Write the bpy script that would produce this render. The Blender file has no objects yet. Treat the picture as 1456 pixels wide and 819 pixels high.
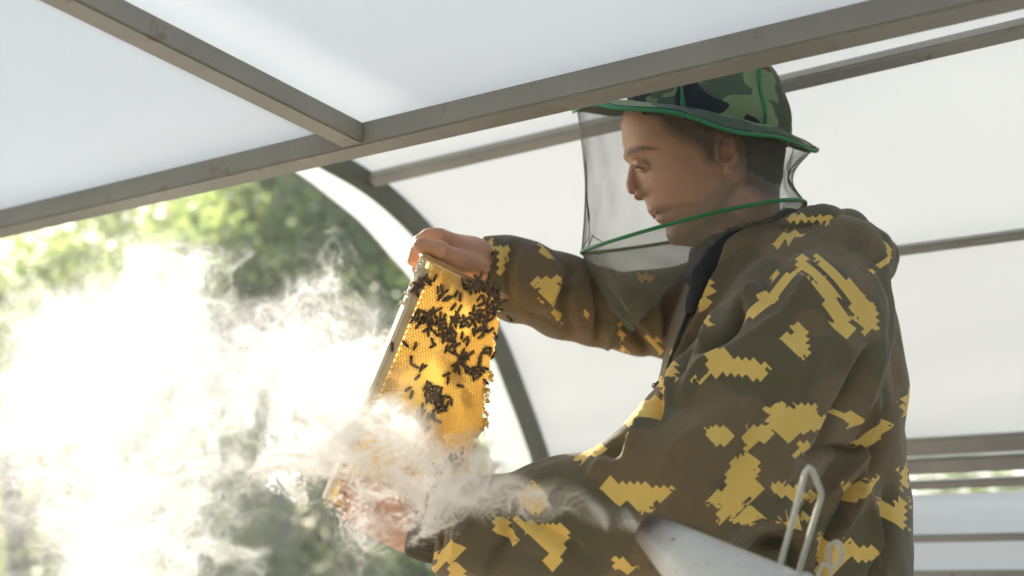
import bpy, bmesh, math, random
import numpy as np
from mathutils import Vector, Matrix
rng = np.random.default_rng(7)
random.seed(7)
R = math.radians
scene = bpy.context.scene
C = scene.collection

# ------------------------------------------------------------------ camera
CAM = np.array([0.0, 0.0, 1.0]); PITCH = R(12.0); FPX = 2022.0
cp, sp_ = math.cos(PITCH), math.sin(PITCH)
FWD = np.array([0, cp, sp_]); UP = np.array([0, -sp_, cp]); RIGHT = np.array([1.0, 0, 0])
def P(px, py, d):
    """a point of the place that the photograph shows at pixel px, py, at distance d in front of the lens"""
    return CAM + d * (FWD + (px - 728) / FPX * RIGHT + (409.5 - py) / FPX * UP)
cam_data = bpy.data.cameras.new('camera')
cam_data.lens = 50.0; cam_data.sensor_width = 36.0
cam_data.clip_start = 0.05; cam_data.clip_end = 600
cam_data.dof.use_dof = True; cam_data.dof.focus_distance = 1.90; cam_data.dof.aperture_fstop = 2.8
camera = bpy.data.objects.new('camera', cam_data); C.objects.link(camera)
camera.location = CAM; camera.rotation_euler = (R(90) + PITCH, 0, 0)
scene.camera = camera

# ------------------------------------------------------------------ light
SUN_EL, SUN_AZ = R(28), R(-38)          # azimuth from +Y, negative = left
sun_dir = Vector((math.sin(SUN_AZ) * math.cos(SUN_EL), math.cos(SUN_AZ) * math.cos(SUN_EL), math.sin(SUN_EL)))
world = bpy.data.worlds.new('World'); scene.world = world; world.use_nodes = True
wt = world.node_tree; wt.nodes.clear()
w_out = wt.nodes.new('ShaderNodeOutputWorld'); w_bg = wt.nodes.new('ShaderNodeBackground'); w_sky = wt.nodes.new('ShaderNodeTexSky')
w_sky.sky_type = 'NISHITA'; w_sky.sun_disc = False; w_sky.sun_elevation = SUN_EL; w_sky.sun_rotation = SUN_AZ
w_sky.dust_density = 3.0; w_sky.air_density = 1.0; w_sky.ozone_density = 1.0
w_bg.inputs['Strength'].default_value = 0.15
wt.links.new(w_sky.outputs[0], w_bg.inputs[0]); wt.links.new(w_bg.outputs[0], w_out.inputs[0])
sun_data = bpy.data.lights.new('sun', 'SUN'); sun_data.energy = 4.4; sun_data.angle = R(0.53); sun_data.color = (1.0, 0.945, 0.86)
sun = bpy.data.objects.new('sun', sun_data); C.objects.link(sun)
sun.rotation_euler = sun_dir.to_track_quat('Z', 'Y').to_euler(); sun.location = (-3, 6, 6)
scene.view_settings.view_transform = 'Standard'; scene.view_settings.look = 'None'
scene.view_settings.exposure = 1.18; scene.view_settings.gamma = 1.0; scene.view_settings.use_curve_mapping = False
cy = scene.cycles
cy.use_denoising = True
try: cy.denoiser = 'OPENIMAGEDENOISE'
except Exception: pass
cy.max_bounces = 8; cy.diffuse_bounces = 4; cy.glossy_bounces = 3; cy.transmission_bounces = 4
cy.transparent_max_bounces = 12; cy.volume_bounces = 6
cy.volume_step_rate = 1.0; cy.volume_max_steps = 256
cy.caustics_reflective = False; cy.caustics_refractive = False

# ------------------------------------------------------------------ helpers
def tag(o, label=None, cat=None, group=None, kind=None):
    if label: o['label'] = label
    if cat: o['category'] = cat
    if group: o['group'] = group
    if kind: o['kind'] = kind
    return o
def link(name, mesh, mat=None, parent=None, smooth=False):
    o = bpy.data.objects.new(name, mesh); C.objects.link(o)
    if mat is not None:
        for m in (mat if isinstance(mat, (list, tuple)) else [mat]): mesh.materials.append(m)
    if parent is not None: o.parent = parent; o.matrix_parent_inverse = Matrix.Translation(-Vector(parent.location))
    if smooth: mesh.shade_smooth()
    return o
def empty(name, loc):
    o = bpy.data.objects.new(name, None); C.objects.link(o); o.location = Vector(loc); o.empty_display_size = 0.05
    return o
def pymesh(name, V, F):
    me = bpy.data.meshes.new(name)
    me.from_pydata([tuple(map(float, v)) for v in V], [], [tuple(map(int, f)) for f in F]); me.update()
    return me
def fastmesh(name, V, Q):
    """V (n,3), Q (m,k) all faces with k corners"""
    me = bpy.data.meshes.new(name); V = np.ascontiguousarray(V, np.float32); Q = np.ascontiguousarray(Q, np.int32); k = Q.shape[1]
    me.vertices.add(len(V)); me.vertices.foreach_set('co', V.ravel())
    me.loops.add(Q.size); me.loops.foreach_set('vertex_index', Q.ravel())
    me.polygons.add(len(Q)); me.polygons.foreach_set('loop_start', np.arange(0, Q.size, k, dtype=np.int32))
    me.update(calc_edges=True); me.validate()
    return me
def attr(me, name, arr):
    a = me.attributes.new(name, 'FLOAT', 'POINT'); a.data.foreach_set('value', np.ascontiguousarray(arr, np.float32))
def unit(v): v = np.asarray(v, float); return v / np.linalg.norm(v)
def beam_mesh(name, a, b, w, h, up, bevel=0.003):
    """rectangular tube from a to b; w across, h along 'up'"""
    a, b = np.array(a, float), np.array(b, float); d = unit(b - a); s = unit(np.cross(d, up)); u = np.cross(s, d)
    bm = bmesh.new(); vs = []
    for p in (a, b):
        for i, j in ((-1, -1), (1, -1), (1, 1), (-1, 1)): vs.append(bm.verts.new(p + s * i * w / 2 + u * j * h / 2))
    for f in ((0, 1, 2, 3), (7, 6, 5, 4), (0, 4, 5, 1), (1, 5, 6, 2), (2, 6, 7, 3), (3, 7, 4, 0)): bm.faces.new([vs[i] for i in f])
    bmesh.ops.recalc_face_normals(bm, faces=bm.faces)
    if bevel: bmesh.ops.bevel(bm, geom=list(bm.edges), offset=bevel, segments=2, affect='EDGES', clamp_overlap=True)
    me = bpy.data.meshes.new(name); bm.to_mesh(me); bm.free(); return me
def tube_arrays(pts, rad, n=12, cap=True):
    """round tube along pts, radius number or list -> V, F"""
    pts = [np.array(p, float) for p in pts]; m = len(pts)
    rad = [rad] * m if np.isscalar(rad) else rad
    V, F = [], []; ref = np.array([0, 0, 1.0]); t0 = unit(pts[1] - pts[0])
    if abs(t0 @ ref) > .9: ref = np.array([1.0, 0, 0])
    s = unit(np.cross(t0, ref))
    for i, p in enumerate(pts):
        t = unit(pts[min(i + 1, m - 1)] - pts[max(i - 1, 0)]); s = unit(s - t * (s @ t)); b = np.cross(t, s)
        for k in range(n):
            a = 2 * math.pi * k / n; V.append(p + rad[i] * (math.cos(a) * s + math.sin(a) * b))
    for i in range(m - 1):
        for k in range(n): F.append((i * n + k, i * n + (k + 1) % n, (i + 1) * n + (k + 1) % n, (i + 1) * n + k))
    if cap: F.append(tuple(range(n))[::-1]); F.append(tuple((m - 1) * n + k for k in range(n)))
    return V, F
def tube(name, pts, rad, n=12, cap=True):
    return pymesh(name, *tube_arrays(pts, rad, n, cap))
def join_arrays(parts):
    V, F = [], []
    for v, f in parts:
        k = len(V); V += list(v); F += [tuple(i + k for i in q) for q in f]
    return V, F
def spline(pts, n):
    """Catmull-Rom through rows of pts (any width)"""
    pts = np.array(pts, float); m = len(pts); out = []
    for t in np.linspace(0, m - 1, n):
        i = min(int(t), m - 2); f = t - i
        p0, p1, p2, p3 = pts[max(i - 1, 0)], pts[i], pts[i + 1], pts[min(i + 2, m - 1)]
        out.append(.5 * ((2 * p1) + (-p0 + p2) * f + (2 * p0 - 5 * p1 + 4 * p2 - p3) * f * f + (-p0 + 3 * p1 - 3 * p2 + p3) * f ** 3))
    return np.array(out)

# ------------------------------------------------------------------ node helpers
class NT:
    def __init__(self, name):
        self.m = bpy.data.materials.new(name); self.m.use_nodes = True; self.t = self.m.node_tree; self.t.nodes.clear()
        self.out = self.t.nodes.new('ShaderNodeOutputMaterial')
    def n(self, typ, **kw):
        nd = self.t.nodes.new(typ)
        for k, v in kw.items():
            if k.startswith('i_'):
                key = k[2:].replace('_', ' ')
                self.set(nd.inputs[int(key)] if key.isdigit() else nd.inputs[key], v)
            else: setattr(nd, k, v)
        return nd
    def set(self, sock, v):
        if isinstance(v, bpy.types.NodeSocket): self.t.links.new(v, sock)
        elif isinstance(v, bpy.types.Node): self.t.links.new(v.outputs[0], sock)
        else:
            if hasattr(sock.default_value, '__len__') and not isinstance(v, str):
                v = tuple(v) + (1.0,) * (len(sock.default_value) - len(v))
            sock.default_value = v
    def math(self, op, a, b=0.0, c=0.0, clamp=False):
        nd = self.n('ShaderNodeMath', operation=op, use_clamp=clamp); self.set(nd.inputs[0], a); self.set(nd.inputs[1], b); self.set(nd.inputs[2], c); return nd.outputs[0]
    def mix(self, f, a, b):
        nd = self.n('ShaderNodeMix', data_type='RGBA'); self.set(nd.inputs[0], f); self.set(nd.inputs[6], a); self.set(nd.inputs[7], b); return nd.outputs[2]
    def noise(self, scale, detail=3, rough=.5, vec=None, dist=0.0):
        nd = self.n('ShaderNodeTexNoise'); nd.inputs['Scale'].default_value = scale; nd.inputs['Detail'].default_value = detail
        nd.inputs['Roughness'].default_value = rough; nd.inputs['Distortion'].default_value = dist
        self.set(nd.inputs['Vector'], vec if vec is not None else self.obj()); return nd.outputs[0]
    def obj(self):
        return self.n('ShaderNodeTexCoord').outputs['Object']
    def pos(self):
        return self.n('ShaderNodeNewGeometry').outputs['Position']
    def attr(self, name):
        return self.n('ShaderNodeAttribute', attribute_name=name).outputs['Fac']
    def ramp(self, f, stops, interp='LINEAR'):
        nd = self.n('ShaderNodeValToRGB'); nd.color_ramp.interpolation = interp
        while len(nd.color_ramp.elements) < len(stops): nd.color_ramp.elements.new(.5)
        for e, (p, c) in zip(nd.color_ramp.elements, stops):
            e.position = p; e.color = tuple(c) + (1,) if hasattr(c, '__len__') else (c, c, c, 1)
        self.set(nd.inputs[0], f); return nd.outputs[0]
    def bsdf(self, color, rough=.7, bump=None, bump_d=.001, **kw):
        b = self.n('ShaderNodeBsdfPrincipled'); self.set(b.inputs['Base Color'], color); self.set(b.inputs['Roughness'], rough)
        for k, v in kw.items(): self.set(b.inputs[k.replace('_', ' ')], v)
        if bump is not None:
            bp = self.n('ShaderNodeBump'); bp.inputs['Distance'].default_value = bump_d; self.set(bp.inputs['Height'], bump); self.t.links.new(bp.outputs[0], b.inputs['Normal'])
        return b
    def surf(self, nd):
        self.t.links.new(nd.outputs[0] if isinstance(nd, bpy.types.Node) else nd, self.out.inputs['Surface']); return self.m
    def mixs(self, f, a, b):
        nd = self.n('ShaderNodeMixShader'); self.set(nd.inputs[0], f); self.t.links.new(a.outputs[0], nd.inputs[1]); self.t.links.new(b.outputs[0], nd.inputs[2]); return nd
# ------------------------------------------------------------------ setting materials
def mat_paint(name, c1, c2):
    t = NT(name); n1 = t.noise(9, 4); n2 = t.noise(160, 3)
    col = t.mix(t.ramp(n1, [(.35, 0.0), (.7, 1.0)]), c1, c2)
    rust = t.ramp(t.noise(20, 5, .7), [(.60, 0.0), (.70, 1.0)])
    col = t.mix(t.math('MULTIPLY', rust, .6), col, (.13, .075, .04))
    return t.surf(t.bsdf(col, .55, bump=n2, bump_d=.0008))
def mat_sheet(name, col, trans):
    t = NT(name)
    v = t.noise(1.6, 3, .5); streak = t.noise(14, 4, .6)
    c = t.mix(t.ramp(v, [(.3, 0.0), (.75, 1.0)]), col, tuple(x * .965 for x in col))
    c = t.mix(t.math('MULTIPLY', t.ramp(streak, [(.62, 0.0), (.8, 1.0)]), .05), c, (.62, .60, .54))
    d = t.n('ShaderNodeBsdfDiffuse'); t.set(d.inputs[0], c); tr = t.n('ShaderNodeBsdfTranslucent'); t.set(tr.inputs[0], c)
    g = t.n('ShaderNodeBsdfGlossy'); g.inputs['Roughness'].default_value = .45
    return t.surf(t.mixs(.03, t.mixs(trans, d, tr), g))
M_paint = mat_paint('grey_paint', (.250, .245, .222), (.30, .29, .262)); M_green_paint = mat_paint('dark_green_paint', (.075, .088, .068), (.10, .112, .088))
M_sheet = mat_sheet('milky_sheet', (.675, .71, .735), .62); M_wall = mat_sheet('milky_wall_sheet', (.755, .77, .76), .64)
M_sheet_low = mat_sheet('milky_sheet_blue', (.70, .735, .76), .55)

# ------------------------------------------------------------------ the arched shelter
U = np.array([-0.832, 0.555, 0.0]); N = np.array([0.555, 0.832, 0.0]); Z = np.array([0, 0, 1.0])
U /= np.linalg.norm(U); N /= np.linalg.norm(N)
c_arch = U @ P(770, 660, 3.2)
def on_arch_plane(px, py):
    r = P(px, py, 1.0) - CAM; d = (c_arch - U @ CAM) / (U @ r); p = CAM + d * r
    return (N @ p, p[2])
prof = [on_arch_plane(x, y) for x, y in ((772, 668), (758, 620), (738, 565), (705, 482), (660, 402), (602, 330), (535, 268), (466, 226))]
n0, z0 = prof[0]
low = [(n0 + .045, z0 - .18), (n0 + .06, z0 - .45), (n0 + .06, 0.0)][::-1]
n1, z1 = prof[-1]
top = [(n1 - .10, z1 + .015), (n1 - .20, z1 + .022)]
profile = spline(low + prof + top, 60)
def W(n, z, u): return N * n + U * u + Z * z
def hit_profile(px, py):
    """where the ray of a pixel meets the arched wall: (n, z)"""
    r = P(px, py, 1.0) - CAM; best = None
    for i in range(len(profile) - 1):
        (na, za), (nb, zb) = profile[i], profile[i + 1]
        # ray: n = Nc + d*rn ; z = Zc + d*rz
        A = np.array([[N @ r, -(nb - na)], [r[2], -(zb - za)]]); b = np.array([na - N @ CAM, za - CAM[2]])
        try: d, s = np.linalg.solve(A, b)
        except Exception: continue
        if d > 0.5 and -1e-3 <= s <= 1.001 and (best is None or d < best[0]): best = (d, na + s * (nb - na), za + s * (zb - za))
    return best[1], best[2]
def prof_normal(n, z):
    i = int(np.argmin((profile[:, 0] - n) ** 2 + (profile[:, 1] - z) ** 2)); i = min(max(i, 1), len(profile) - 2)
    t = unit(profile[i + 1] - profile[i - 1]); return np.array([t[1], -t[0]]) * (1 if t[1] > 0 or -t[0] > 0 else -1)
UR = c_arch - 3.6        # right end of the shelter (towards the camera side)
shelter = empty('polytunnel', W(n0, 0.0, c_arch - 1.8)); tag(shelter, 'arched metal shelter glazed with milky white sheets behind the beekeeper', 'shelter')
def arch_mesh(u, w, h, a=0, b=None):
    b = len(profile) if b is None else b
    V, F = [], []
    pts = profile[a:b]
    for i, (n, z) in enumerate(pts):
        t = unit(pts[min(i + 1, len(pts) - 1)] - pts[max(i - 1, 0)]); nr = np.array([t[1], -t[0]])   # outward
        for du, dn in ((-w / 2, -h / 2), (w / 2, -h / 2), (w / 2, h / 2), (-w / 2, h / 2)):
            V.append(W(n + nr[0] * dn, z + nr[1] * dn, u + du))
        if i:
            k = 4 * i
            for j in range(4): F.append((k - 4 + j, k - 4 + (j + 1) % 4, k + (j + 1) % 4, k + j))
    F.append((0, 1, 2, 3)); F.append(tuple(4 * (len(pts) - 1) + j for j in range(4))[::-1])
    return pymesh('arch', V, F)
for u in (c_arch, UR + .1, (c_arch + UR) / 2 - .9):
    me = arch_mesh(u, .028, .034); link('arch_rib', me, M_green_paint, shelter)
# purlins along the tunnel, found on the arch where the photograph shows them
def purlin(px, py, w, h, inward=.004, name='purlin', second=None):
    n, z = hit_profile(px, py); nn = prof_normal(n, z); n2, z2 = hit_profile(*second) if second else (n, z)
    off = -(h / 2 + inward)
    a = W(n2 + nn[0] * off, z2 + nn[1] * off, c_arch - .014); b = W(n + nn[0] * off, z + nn[1] * off, UR)
    return link(name, beam_mesh(name, a, b, w, h, np.array(list((N * nn[0] + Z * nn[1])))), M_paint, shelter)
# the upper purlin is not quite parallel: it meets the arch a little lower than it would
_n, _z = on_arch_plane(524, 249); _m, _y = hit_profile(1300, 76); _ru = P(1300, 76, 1.0) - CAM; _rd = (_m - N @ CAM) / (N @ _ru); _b = CAM + _ru * _rd; _a = W(_n - .004, _z - .012, c_arch - .014)
_b = _a + (_b - _a) * 1.9
link('purlin', beam_mesh('purlin', _a, _b, .024, .024, Z * .8 + N * .6), M_paint, shelter)
purlin(1363, 347, .018, .016, -.012)
purlin(1380, 628, .032, .02)
purlin(1380, 657, .028, .02)
purlin(1380, 684, .016, .02)
purlin(1380, 763, .014, .02)
purlin(1380, 816, .016, .02)
# sheets: curved wall in bays between the lines of purlins
def sheet(z_lo, z_hi, mat, u_l, u_r, name='wall_sheet', off=.021):
    idx = [i for i in range(len(profile)) if z_lo <= profile[i][1] <= z_hi]
    sel = profile[idx[0]:idx[-1] + 1]
    nu = 26; V, F = [], []
    for j in range(nu + 1):
        u = u_l + (u_r - u_l) * j / nu
        for i, (n, z) in enumerate(sel):
            t = unit(sel[min(i + 1, len(sel) - 1)] - sel[max(i - 1, 0)]); wob = .004 * math.sin(u * 5.1 + i * .35) * math.sin(i * .6)
            V.append(W(n + t[1] * (off + wob), z - t[0] * (off + wob), u))
    m = len(sel)
    for j in range(nu):
        for i in range(m - 1): F.append((j * m + i, j * m + i + 1, (j + 1) * m + i + 1, (j + 1) * m + i))
    me = pymesh(name, V, F); o = link(name, me, mat, shelter, True)
    md = o.modifiers.new('thickness', 'SOLIDIFY'); md.thickness = .004; md.offset = 1
    return o
zb1 = hit_profile(1380, 663)[1]; zb2 = hit_profile(1380, 684)[1]
sheet(zb1, 9, M_wall, c_arch + .145, UR)
sheet(.25, zb2, M_sheet_low, c_arch - .03, UR, 'lower_sheet')

# ------------------------------------------------------------------ raised roof frame in front
B0 = P(515, 196, 2.09)
def along_main(px):
    """point on the main beam's line above pixel column px"""
    # B0 + t*U ; solve column
    k = (px - 728) / FPX
    den = (U[0] - k * (U @ FWD)); num = k * ((B0 - CAM) @ FWD) - (B0 - CAM)[0]
    return B0 + U * (num / den)
_dA = (along_main(0) - CAM) @ FWD; _dB = (along_main(1290) - CAM) @ FWD
UB = unit(P(0, 319, _dA) - P(1290, 19, _dB)); B0 = P(1290, 19, _dB) + UB * np.linalg.norm(P(515, 195, 2.09) - P(1290, 19, _dB))
rib_dir = unit(P(128, 2, 1.687) - P(515, 196, 2.09))
roof = empty('roof_frame', B0); tag(roof, 'raised square tube roof frame with white panels crossing above the beekeeper', 'roof frame')
rib_dir = unit(rib_dir); nrm = unit(np.cross(rib_dir, UB)); nrm = nrm if nrm[2] > 0 else -nrm
mb_h, mb_w = .036, .044
L_end, R_end = B0 + UB * 1.6, B0 - UB * 2.3
link('cross_beam', beam_mesh('cross_beam', L_end, R_end, mb_w, mb_h, nrm), M_paint, roof)
link('cross_beam', beam_mesh('cross_beam', L_end + rib_dir * 3.4, R_end + rib_dir * 3.4, mb_w, mb_h, nrm), M_paint, roof)
for s in (0.0, 1.55, -1.1 - .6):
    a = B0 + UB * s
    link('rafter', beam_mesh('rafter', a + rib_dir * (mb_w / 2 - .001), a + rib_dir * (3.4 - mb_w / 2 + .001), .040, mb_h - .004, nrm), M_paint, roof)
def weld(a, r):
    V, F = [], []
    for i in range(9):
        th = math.pi * i / 8
        for j in range(10):
            ph = 2 * math.pi * j / 10; V.append(np.array(a) + r * np.array([math.sin(th) * math.cos(ph), math.sin(th) * math.sin(ph), math.cos(th)]))
    for i in range(8):
        for j in range(10): F.append((i * 10 + j, i * 10 + (j + 1) % 10, (i + 1) * 10 + (j + 1) % 10, (i + 1) * 10 + j))
    return pymesh('weld', V, F)
pn = B0 + nrm * (mb_h / 2 + .006)
for a, b in ((L_end - B0, UB * .001), (UB * -.001, R_end - B0)):
    V, F = [], []
    m1, m2 = 16, 14
    for i in range(m1 + 1):
        for j in range(m2 + 1):
            p = pn + a + (b - a) * i / m1 + rib_dir * (-mb_w / 2 + (3.4 + mb_w) * j / m2)
            p = p + nrm * .012 * math.sin(math.pi * j / m2) * math.sin(math.pi * i / m1 * 2) ** 2
            V.append(p)
    for i in range(m1):
        for j in range(m2): F.append((i * (m2 + 1) + j, i * (m2 + 1) + j + 1, (i + 1) * (m2 + 1) + j + 1, (i + 1) * (m2 + 1) + j))
    o = link('roof_panel', pymesh('roof_panel', V, F), M_sheet, roof, True)
    md = o.modifiers.new('thickness', 'SOLIDIFY'); md.thickness = .004; md.offset = 0

# ------------------------------------------------------------------ ground
def mat_ground():
    t = NT('ground_grass'); n = t.noise(3, 5, .6); m = t.noise(60, 3)
    return t.surf(t.bsdf(t.mix(n, (.045, .075, .02), (.09, .10, .035)), .9, bump=m, bump_d=.02))
g = link('ground', pymesh('ground', [(-300, -300, 0), (300, -300, 0), (300, 300, 0), (-300, 300, 0)], [(0, 1, 2, 3)]), mat_ground()); tag(g, kind='structure')

# added unseen boarded floor, pale to bounce light up from below
t = NT('bounce_floor'); n = t.noise(5, 4, .6); M_bounce_floor = t.surf(t.bsdf(t.mix(n, (.34, .305, .26), (.42, .38, .32)), .8, bump=n, bump_d=.002))
Vf, Ff = [], []
for k in range(44):
    y0 = -2.6 + k * .15; q = len(Vf)
    for z_ in (.004, .030):
        Vf += [(-3.4, y0, z_), (3.4, y0, z_), (3.4, y0 + .143, z_), (-3.4, y0 + .143, z_)]
    Ff += [tuple(q + i for i in f) for f in ((3, 2, 1, 0), (4, 5, 6, 7), (0, 1, 5, 4), (1, 2, 6, 5), (2, 3, 7, 6), (3, 0, 4, 7))]
o = link('floor', pymesh('floor', Vf, Ff), M_bounce_floor); tag(o, kind='structure')

# ------------------------------------------------------------------ trees
def mat_leaf(name, c1, c2):
    t = NT(name); rnd = t.n('ShaderNodeNewGeometry').outputs['Random Per Island']
    c = t.mix(rnd, c1, c2)
    d = t.n('ShaderNodeBsdfDiffuse'); t.set(d.inputs[0], c)
    tr = t.n('ShaderNodeBsdfTranslucent'); t.set(tr.inputs[0], t.mix(.75, c, t.mix(rnd, (.42, .58, .18), (.68, .74, .24))))
    g = t.n('ShaderNodeBsdfGlossy'); g.inputs['Roughness'].default_value = .35
    return t.surf(t.mixs(.06, t.mixs(.62, d, tr), g))
M_leaf = [mat_leaf('leaf_green', (.055, .12, .035), (.09, .16, .05)), mat_leaf('leaf_yellow', (.12, .15, .05), (.17, .18, .06)), mat_leaf('leaf_dark', (.06, .10, .045), (.09, .13, .055))]
def mat_bark():
    t = NT('bark'); n = t.noise(18, 5, .7); return t.surf(t.bsdf(t.mix(n, (.07, .055, .04), (.30, .28, .24)), .9, bump=n, bump_d=.01))
M_bark = mat_bark()
def tree(x, y, h, r, kind, seed, n, label, leaf=.05, base=.12):
    rs = np.random.default_rng(seed)
    root = empty('tree', (x, y, 0)); tag(root, label, 'tree', 'trees behind the smoke')
    parts = []
    trunk = spline([(x, y, -.02, .075 + h * .012), (x + rs.normal() * .1, y, h * .35, .06 + h * .008), (x + rs.normal() * .2, y + rs.normal() * .1, h * .7, .05), (x + rs.normal() * .2, y, h * .96, .015)], 14)
    parts.append(tube_arrays(trunk[:, :3], list(trunk[:, 3]), 8))
    ends = []
    for i in range(16):
        k = rs.integers(2, 13); p = trunk[k, :3]; a = rs.uniform(0, 6.283); l = r * rs.uniform(.5, .95) * (1 - .4 * (k / 13))
        q = p + np.array([math.cos(a) * l, math.sin(a) * l, l * rs.uniform(.15, .7)]); mid = (p + q) / 2 + rs.normal(0, .08, 3)
        parts.append(tube_arrays([p, mid, q], [.03, .02, .007], 5)); ends.append(q); ends.append(mid)
    link('trunk', pymesh('trunk', *join_arrays(parts)), M_bark, root, True)
    # crown: clumps of leaves round the branch ends, with gaps between the clumps
    ncl = 90
    cl = []
    while len(cl) < ncl:
        zz = rs.uniform(base, 1.02); rad = r * (math.sin(math.pi * min(1, (zz - base) / (1.04 - base)) ** .75) ** .6)
        a = rs.uniform(0, 6.283); q = rad * rs.uniform(.3, 1) ** .6
        cl.append((x + math.cos(a) * q, y + math.sin(a) * q, zz * h))
    cl = np.array(cl + [tuple(e) for e in ends])
    pick = rs.integers(0, len(cl), n); c = cl[pick] + rs.normal(0, 1, (n, 3)) * np.array([.17, .17, .15]) * (r / 1.6)
    size = leaf * rs.uniform(.6, 1.3, n)
    a1 = rs.normal(0, 1, (n, 3)); a1 /= np.linalg.norm(a1, axis=1)[:, None]
    a2 = rs.normal(0, 1, (n, 3)); a2 -= a1 * (a1 * a2).sum(1)[:, None]; a2 /= np.linalg.norm(a2, axis=1)[:, None]
    V = np.stack([c - a1 * size[:, None], c + a2 * size[:, None] * .55, c + a1 * size[:, None], c - a2 * size[:, None] * .55], 1).reshape(-1, 3)
    me = fastmesh('crown', V, np.arange(4 * n).reshape(-1, 4))
    o = link('crown', me, M_leaf[kind], root); tag(o, kind='stuff')
tree_specs = [  # px column, distance, height, radius, kind, leaves
    (425, 9.5, 4.05, 1.35, 0, 14000, 'dense green tree whose crown fills the view left of the arch'),
    (395, 13.5, 6.4, 1.7, 1, 12000, 'tall yellowish tree rising behind the dense green tree beside the arch'),
    (170, 12.5, 4.6, 1.6, 1, 6000, 'yellow green sparse tree at the far left above the smoke'),
    (20, 11.0, 3.7, 1.5, 0, 5500, 'low green tree at the left edge of the view'),
    (290, 10.5, 3.5, 1.2, 0, 7000, 'small round green tree in the gap behind the smoke'),
    (600, 12.5, 4.3, 1.5, 0, 8000, 'green tree showing under the arch beside the honeycomb'),
    (120, 16.5, 5.3, 2.2, 1, 7000, 'distant dark tree behind the left hand trees'),
    (520, 17.5, 6.8, 2.2, 2, 9000, 'distant dark tree behind the arch'),
    (250, 19.0, 6.2, 2.4, 2, 12000, 'far dark tree in the middle of the distant row'),
    (-120, 13.0, 4.2, 1.8, 2, 6000, 'dark tree just past the left edge of the view'),
    (1500, 12.0, 3.2, 1.6, 0, 4000, 'green tree behind the shelter wall on the right'),
    (1150, 13.0, 3.4, 1.8, 2, 4000, 'dark tree behind the shelter wall in the middle'),
]
for i, (px, d, h, r, k, n, lab) in enumerate(tree_specs):
    x = (px - 728) / FPX * d; tree(x, d, h, r, k, 100 + i, n, lab)

# unseen tree copies added behind the camera to block low sky light
roots = [o for o in C.objects if o.get('category') == 'tree'][:6]
for k, (x, y) in enumerate(((-8.5, -10), (-3.2, -11.5), (3.6, -10.6), (9.5, -8.0))):
    src = roots[k % 6]; c = src.copy(); C.objects.link(c); d = Vector((x, y, 0)) - src.location; c.location = (x, y, 0)
    c['label'] = ['broad', 'slim', 'bushy', 'tall', 'low', 'spreading', 'dense', 'open'][k] + ' added tree out of view behind the camera, dimming front light'
    for ch in [o for o in C.objects if o.parent == src]:
        e = ch.copy(); C.objects.link(e); e.parent = c; e.matrix_parent_inverse = ch.matrix_parent_inverse.copy()

# thin summer haze
bm = bmesh.new(); bmesh.ops.create_cube(bm, size=1.0); me = bpy.data.meshes.new('haze'); bm.to_mesh(me); bm.free()
t = NT('haze'); pv = t.n('ShaderNodeVolumePrincipled'); pv.inputs['Color'].default_value = (.96, .97, .98, 1); pv.inputs['Density'].default_value = .0035; pv.inputs['Anisotropy'].default_value = .6
t.t.links.new(pv.outputs[0], t.out.inputs['Volume'])
hz = link('haze', me, t.m); hz.scale = (606, 606, 9.6); hz.location = (0, 0, 3.8); tag(hz, kind='stuff')
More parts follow.
